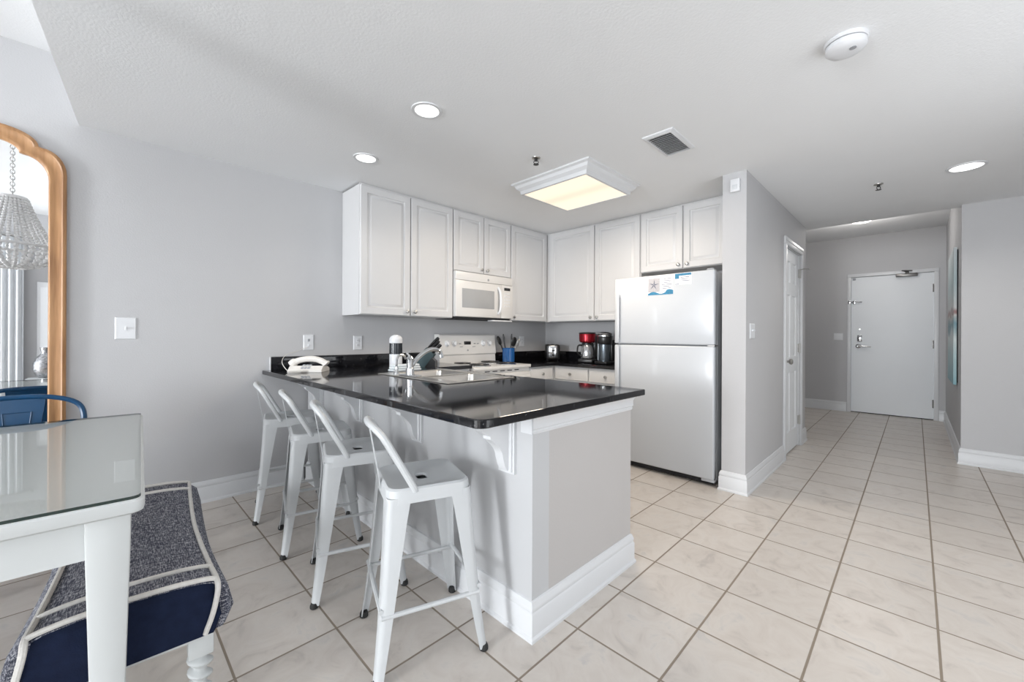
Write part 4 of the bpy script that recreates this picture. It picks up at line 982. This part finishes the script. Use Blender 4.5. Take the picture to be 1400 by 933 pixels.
# ------------------------------------------------------------------ dining table
TA = math.radians(-2.75)
TL, TW = 1.47, 1.02        # along y, along x
tcx, tcy = 0.112 - TW / 2 * math.cos(TA), 2.155
t = thing('dining_table', 'white dining table with a glass sheet on top', 'table', (tcx, tcy, 0), TA)
hx, hy = TW / 2, TL / 2
m = MB(); m.rings([rsq(hx - 0.012, hy - 0.012, 0.02, 0.712), rsq(hx - 0.003, hy - 0.003, 0.02, 0.718), rsq(hx, hy, 0.02, 0.730), rsq(hx - 0.001, hy - 0.001, 0.02, 0.745), rsq(hx - 0.006, hy - 0.006, 0.02, 0.750)]); obj('tabletop', m, [TABLETOP, TABLEW], t, local=True)
m = MB(); m.rings([rsq(hx - 0.008, hy - 0.008, 0.02, 0.7505), rsq(hx - 0.008, hy - 0.008, 0.02, 0.758)], True, False, True)
for p in bpy.data.objects['tabletop'].data.polygons: p.material_index = 0 if p.normal.z > 0.9 else 1  # top face gets the lightened white, edges the plain table paint
g = obj('glass_sheet', m, [GLASS, GLASSEDGE], t, local=True, smooth=0)
for p in g.data.polygons:
    if abs(p.normal.z) < 0.5: p.material_index = 1
g['label'] = 'clear glass sheet with a dark green edge'
i = 0.035
m = MB()
m.box(-hx + i, hx - i, -hy + i, -hy + i + 0.022, 0.615, 0.712); m.box(-hx + i, hx - i, hy - i - 0.022, hy - i, 0.615, 0.712)
m.box(-hx + i, -hx + i + 0.022, -hy + i, hy - i, 0.615, 0.712); m.box(hx - i - 0.022, hx - i, -hy + i, hy - i, 0.615, 0.712)
obj('apron', m, TABLEW, t, local=True)
for a in (-1, 1):
    for b in (-1, 1):
        cx, cy = a * (hx - 0.068), b * (hy - 0.062)
        m = MB(); m.rings([rsq2 for rsq2 in [[(cx + x, cy + y, z) for x, y, _ in rsq(h_, h_, 0.006, 0, 3)] for h_, z in ((0.026, 0), (0.040, 0.60), (0.042, 0.712))]]); obj('leg', m, TABLEW, t, local=True)

# ------------------------------------------------------------------ bench
BA = math.radians(-3.2)
t = thing('upholstered_bench', 'denim and navy patchwork bench with white rope piping and twisted legs', 'bench', (0.088, 2.085, 0), BA)
BL, BW = 1.13, 0.41   # along y, along x
def topz(y): return 0.402 + 0.018 * (y / (BL / 2)) ** 2
def bench_section(y, inset=0.0, zlow=0.265):
    hw = BW / 2 - inset - 0.018 * (1 - (abs(y) / (BL / 2)) ** 1.5); zt = topz(y) - inset * 0.4; out = []
    P = [(-hw - 0.012, zlow), (-hw - 0.034, zlow + 0.05), (-hw - 0.018, zt - 0.035), (-hw + 0.012, zt - 0.008), (-hw + 0.035, zt), (-hw * 0.5, zt + 0.008), (0, zt + 0.011), (hw * 0.5, zt + 0.008), (hw - 0.035, zt), (hw - 0.012, zt - 0.008), (hw + 0.018, zt - 0.035), (hw + 0.034, zlow + 0.05), (hw + 0.012, zlow)]
    return [(x, y, z) for x, z in P]
ys = [-BL / 2 + 0.014] + [-BL / 2 + 0.03 + (BL - 0.06) * k / 16 for k in range(17)] + [BL / 2 - 0.014]
m = MB(); m.rings([bench_section(ys[0], 0.010)] + [bench_section(y) for y in ys[1:-1]] + [bench_section(ys[-1], 0.010)]); obj('cushion', m, DENIM, t, local=True)
# navy end panels
for s in (-1, 1):
    m = MB(); P = bench_section(s * (BL / 2 - 0.020), 0.004)
    lim = BW / 2 - 0.012; P = [(max(-lim, min(lim, x)), y, z) for x, y, z in P]
    Q = [(x * 0.89, s * (BL / 2 + 0.004), z - (0.012 if z > 0.36 else 0)) for x, y, z in bench_section(s * BL / 2, 0.012)]
    Rr = [(x * 0.87, s * (BL / 2 + 0.010), z - (0.03 if z > 0.36 else -0.004)) for x, y, z in bench_section(s * BL / 2, 0.012)]
    m.rings([P, Q, Rr]); obj('end_panel', m, NAVY, t, local=True)['label'] = 'plain navy end panel'
def rope(pts): 
    m = MB(); m.tube(spline(pts, 4), 0.0075, 8); obj('rope_piping', m, ROPE, t, local=True)['label'] = 'white rope piping'
for s in (-1, 1):     # along the long edges and down the ends
    k = []
    for j in range(13):
        y = -BL / 2 + 0.02 + (BL - 0.04) * j / 12; sec = bench_section(y); x, _, z = sec[3] if s < 0 else sec[9]; k.append((x, y, z + 0.003))
    e0 = [(k[0][0] - 0.03, -BL / 2 - 0.008, 0.272), (k[0][0] - 0.012, -BL / 2 - 0.014, 0.33), (k[0][0], -BL / 2 - 0.010, 0.39)]
    e1 = [(k[0][0], BL / 2 + 0.010, 0.39), (k[0][0] * 0.95, BL / 2 + 0.014, 0.33), (k[0][0] * 0.9, BL / 2 + 0.008, 0.272)]
    rope(e0 + k + e1)
for y in (-BL / 2 + 0.02, -BL / 2 + 0.125, BL / 2 - 0.115, BL / 2 - 0.02):
    sec = bench_section(y)[3:10]; rope([(x, y, z + 0.003) for x, _, z in sec])
m = MB(); m.box(-BW / 2 + 0.02, BW / 2 - 0.02, -BL / 2 + 0.02, BL / 2 - 0.02, 0.245, 0.268); obj('seat_frame', m, TABLEW, t, local=True)
for a in (-1, 1):
    for b in (-1, 1):
        cx, cy = a * (BW / 2 - 0.05), b * (BL / 2 - 0.05); m = MB()
        rs = []
        for i_ in range(60):
            s = i_ / 59; z = 0.195 * (1 - s)
            r = (0.027 - 0.007 * s); am = 0.008 if 0.04 < s < 0.96 else 0.0
            rs.append([(cx + (r + am * math.cos(th - s * 2 * PI * 5)) * math.cos(th), cy + (r + am * math.cos(th - s * 2 * PI * 5)) * math.sin(th), z) for th in [2 * PI * q / 16 for q in range(16)]])
        m.rings(rs); m.box(cx - 0.031, cx + 0.031, cy - 0.031, cy + 0.031, 0.190, 0.248, 0.004); obj('leg', m, TABLEW, t, local=True)

# ------------------------------------------------------------------ blue chair
t = thing('dining_chair', 'blue metal dining chair between the table and the mirror', 'chair', (-0.315, 3.02, 0), math.radians(88))
# local +x is the back side after the turn, so back is at +x
m = MB(); m.rings([rsq(0.10, 0.10, 0.05, 0.442), rsq(0.15, 0.15, 0.05, 0.444), rsq(0.172, 0.172, 0.045, 0.452), rsq(0.180, 0.180, 0.045, 0.445), rsq(0.184, 0.184, 0.042, 0.405), rsq(0.180, 0.180, 0.04, 0.405)], True, True, False); obj('seat', m, BLUE, t, local=True)
for a in (-1, 1):
    for b in (-1, 1):
        m = MB(); metal_leg(m, a, b, 0.182, 0.215, 0.43, 0.10, 0.03); lg = obj('leg', m, BLUE, t, local=True)
        m = MB(); m.lathe([(0.013, 0), (0.017, 0.004), (0.017, 0.014), (0.013, 0.024)], (a * 0.215, b * 0.215, 0), seg=12); obj('rubber_foot', m, RUBBER, lg, local=True)
P = [(0.10, -0.200, 0.42), (0.15, -0.225, 0.60), (0.185, -0.236, 0.725), (0.205, -0.205, 0.798), (0.220, -0.11, 0.835), (0.226, 0, 0.842)]
P += [(x, -y, z) for x, y, z in P[:-1][::-1]]
m = MB(); m.tube(spline(P, 6), 0.0125, 10); obj('back_frame', m, BLUE, t, local=True)
m = MB()
def sp(z): return 0.165 + (0.226 - 0.165) * (z - 0.43) / (0.85 - 0.43)
m.rings([[(sp(z) - 0.002, -w_, z), (sp(z) - 0.002, w_, z), (sp(z) + 0.002, w_, z), (sp(z) + 0.002, -w_, z)] for z, w_ in ((0.43, 0.055), (0.60, 0.070), (0.80, 0.092), (0.836, 0.094))])
bs = obj('back_splat', m, BLUE, t, local=True)
m = MB(); zz = [(-0.036, 0.62), (0.036, 0.62), (0.048, 0.765), (-0.048, 0.765)]
m.tube(spline([(sp(z) - 0.003, y, z) for y, z in zz] + [(sp(0.62) - 0.003, -0.036, 0.62)], 1), 0.003, 6); obj('embossed_rib', m, BLUE, bs, local=True)

# ------------------------------------------------------------------ mirror
t = thing('arched_mirror', 'tall arched mirror in a honey wood frame on the long grey wall', 'mirror', (-0.435, WA - 0.03, 0.12))
mcx, mhw = -0.435, 0.283
def mirror_outline(ins):
    hw = mhw - ins; P = [(hw, 0.12 + ins)]
    zs = 2.085 - 0.75 * ins
    P.append((hw, zs))
    for k in range(1, 9):     # shoulder curve inwards
        a = k / 8 * PI / 2; P.append((hw - 0.095 * (1 - math.cos(a)), zs + 0.125 * math.sin(a)))
    x1, z1 = P[-1]
    P.append((x1 - 0.012, z1 + 0.004))
    x1, z1 = P[-1]
    for k in range(1, 11):    # crown arch
        a = k / 10 * PI / 2; P.append((x1 * math.cos(a) ** 0.9 if k < 10 else 0.0, z1 + (0.083 - ins * 0.4) * math.sin(a)))
    L = [(-x, z) for x, z in P[:-1][::-1]]
    return [(mcx + x, z) for x, z in P + L]
prof = [(0.0, -0.001), (0.0, -0.030), (0.006, -0.036), (0.014, -0.038), (0.020, -0.032), (0.048, -0.030), (0.056, -0.034), (0.064, -0.033), (0.070, -0.024), (0.070, -0.012)]
m = MB(); rs = []
for ins, y in prof: rs.append([(x, WA + y, z) for x, z in mirror_outline(ins)])
m.rings(rs, True, False, False); obj('frame', m, WOOD, t, smooth=45)
m = MB(); m.rings([[(x, WA - 0.010, z) for x, z in mirror_outline(0.068)], [(x, WA - 0.014, z) for x, z in mirror_outline(0.068)]]); obj('mirror_glass', m, MIRROR, t, smooth=0)

# ------------------------------------------------------------------ seen in the mirror
hx_, hy_ = -0.50, 2.02
t = thing('bead_chandelier', 'white wooden-bead chandelier hanging over the dining table, seen in the mirror', 'chandelier', (hx_, hy_, 1.68))
ztop, zmid, zbot = 2.22, 1.845, 1.68
m = MB()
n = 22
for k in range(n):
    z = ztop + 0.02 + (HH - ztop - 0.03) * k / n
    pts = [(hx_ + (0.012 * math.cos(a) if k % 2 else 0), hy_ + (0 if k % 2 else 0.012 * math.cos(a)), z + 0.014 + 0.018 * math.sin(a)) for a in [2 * PI * q / 10 for q in range(10)]]
    m.tube(pts, 0.0028, 5, closed=True)
obj('chain', m, NICKEL, t)
m = MB(); m.lathe([(0.06, 0), (0.05, -0.02), (0.01, -0.03)], (hx_, hy_, HH), seg=20); obj('ceiling_canopy', m, NICKEL, t)
m = MB(); m.lathe([(0.078, 0), (0.082, -0.01), (0.078, -0.02)], (hx_, hy_, ztop + 0.01), seg=24); obj('top_ring', m, BEAD, t)
m = MB(); pts = [(hx_ + 0.232 * math.cos(2 * PI * q / 36), hy_ + 0.232 * math.sin(2 * PI * q / 36), zmid) for q in range(36)]; m.tube(pts, 0.011, 8, closed=True); obj('middle_ring', m, BEAD, t)
def bead_strand(path, br):
    mb = MB(); P = spline(path, 12); L = [0.0]
    for a, b in zip(P, P[1:]): L.append(L[-1] + (b - a).length)
    nb = max(3, int(L[-1] / (br * 1.9))); pts, rad = [], []
    def at(s):
        for i_ in range(len(L) - 1):
            if L[i_ + 1] >= s: return P[i_].lerp(P[i_ + 1], (s - L[i_]) / max(1e-6, L[i_ + 1] - L[i_]))
        return P[-1]
    for k in range(nb * 6 + 1):
        ph = k / 6; s = L[-1] * ph / nb; pts.append(at(s)); fr_ = ph - math.floor(ph); rad.append(max(0.003, br * math.sqrt(max(0, 1 - (2 * fr_ - 1) ** 2))))
    return mb.tube(pts, rad, 7)
up_ = bead_strand([(0.075, 0, ztop), (0.105, 0, ztop - 0.09), (0.155, 0, ztop - 0.22), (0.228, 0, zmid)], 0.0115)
s_up = obj('bead_strand', up_, BEAD, t, local=True); s_up.location = (0, 0, -1.68)
dn_ = bead_strand([(0.230, 0, zmid), (0.222, 0, zmid - 0.06), (0.17, 0, zmid - 0.125), (0.05, 0, zbot)], 0.0165)
s_dn = obj('bead_strand', dn_, BEAD, t, local=True); s_dn.location = (0, 0, -1.68)
for src, n in ((s_up, 28), (s_dn, 18)):
    for k in range(1, n):
        c = src.copy(); C.objects.link(c); c.parent = t; c.rotation_euler = (0, 0, 2 * PI * k / n)

# curtain, framed panel and vase on the rear wall
t = thing('curtain', 'white pleated curtain on the rear wall, seen in the mirror', 'curtain', (-1.08, YB + 0.06, 0.02))
m = MB(); A_, B_ = [], []
for k in range(61):
    x = -1.30 + 0.56 * k / 60; y = YB + 0.075 + 0.03 * math.sin(k * 0.95); A_.append((x, y)); B_.append((x, y - 0.006))
m.rings([[(x, y, z) for x, y in A_ + B_[::-1]] for z in (0.02, 2.42)]); obj('panel', m, CURTAIN, t)
m = MB(); m.tube([(-1.6, YB + 0.075, 2.44), (-0.68, YB + 0.075, 2.44)], 0.012, 10); m.sphere((-0.67, YB + 0.075, 2.44), 0.024, 12); m.box(-0.73, -0.71, YB, YB + 0.08, 2.43, 2.45); obj('rod', m, NICKEL, t)
t = thing('framed_panel', 'white framed panel on the rear wall, seen at the edge of the mirror', 'picture', (-0.42, YB + 0.02, 0.95))  # framed panel stands in for what is probably a white door
m = MB(); m.box(-0.63, -0.15, YB + 0.001, YB + 0.03, 0.72, 1.86, 0.004); obj('frame', m, TRIM, t)
m = MB(); m.box(-0.60, -0.18, YB + 0.03, YB + 0.033, 0.78, 1.79); obj('print', m, PAPER, t)
t = thing('console_table', 'white console table against the rear wall, seen in the mirror', 'table', (-0.15, YB + 0.29, 0))
m = MB(); m.box(-0.70, 0.4, YB + 0.12, YB + 0.46, 0.55, 0.585, 0.005); obj('tabletop', m, TABLEW, t)
for x in (-0.69, 0.35):
    for y in (YB + 0.125, YB + 0.415): m = MB(); m.box(x, x + 0.04, y, y + 0.04, 0, 0.55); obj('leg', m, TABLEW, t)
t = thing('silver_vase', 'silver textured vase on the console table, seen in the mirror', 'vase', (-0.53, YB + 0.29, 0.585))
m = MB(); m.lathe([(0.06, 0), (0.095, 0.04), (0.12, 0.12), (0.115, 0.20), (0.085, 0.27), (0.05, 0.31), (0.045, 0.33), (0.055, 0.40)], (-0.53, YB + 0.29, 0.585), seg=28)
vs_ = mat('hammered_silver', (0.35, 0.35, 0.36), 0.25, metal=0.9, noise=0.9, nscale=45, bump=1.0, bscale=45)
obj('body', m, vs_, t)

# entry ceiling lamp above the entrance, behind the dropped edge
t = thing('entry_ceiling_light', 'round flush light on the entry ceiling, behind the dropped ceiling edge', 'ceiling light', (6.9, 0.5, HV - 0.06))
m = MB(); m.lathe([(0.15, 0), (0.15, -0.02), (0.14, -0.025)], (6.9, 0.5, HV), seg=28); obj('mounting_base', m, NICKEL, t)
m = MB(); m.lathe([(0.14, -0.02), (0.13, -0.05), (0.08, -0.075), (0.004, -0.085)], (6.9, 0.5, HV), seg=28); obj('glass_bowl', m, emit('frosted_glow', (1, 0.97, 0.93), 1.2), t)
d_ = bpy.data.lights.new('entry_bulb', 'POINT'); d_.energy = 11; d_.shadow_soft_size = 0.12; d_.color = (1, 0.96, 0.92)
o_ = bpy.data.objects.new('entry_bulb', d_); C.objects.link(o_); o_.location = (6.9, 0.5, HV - 0.22)
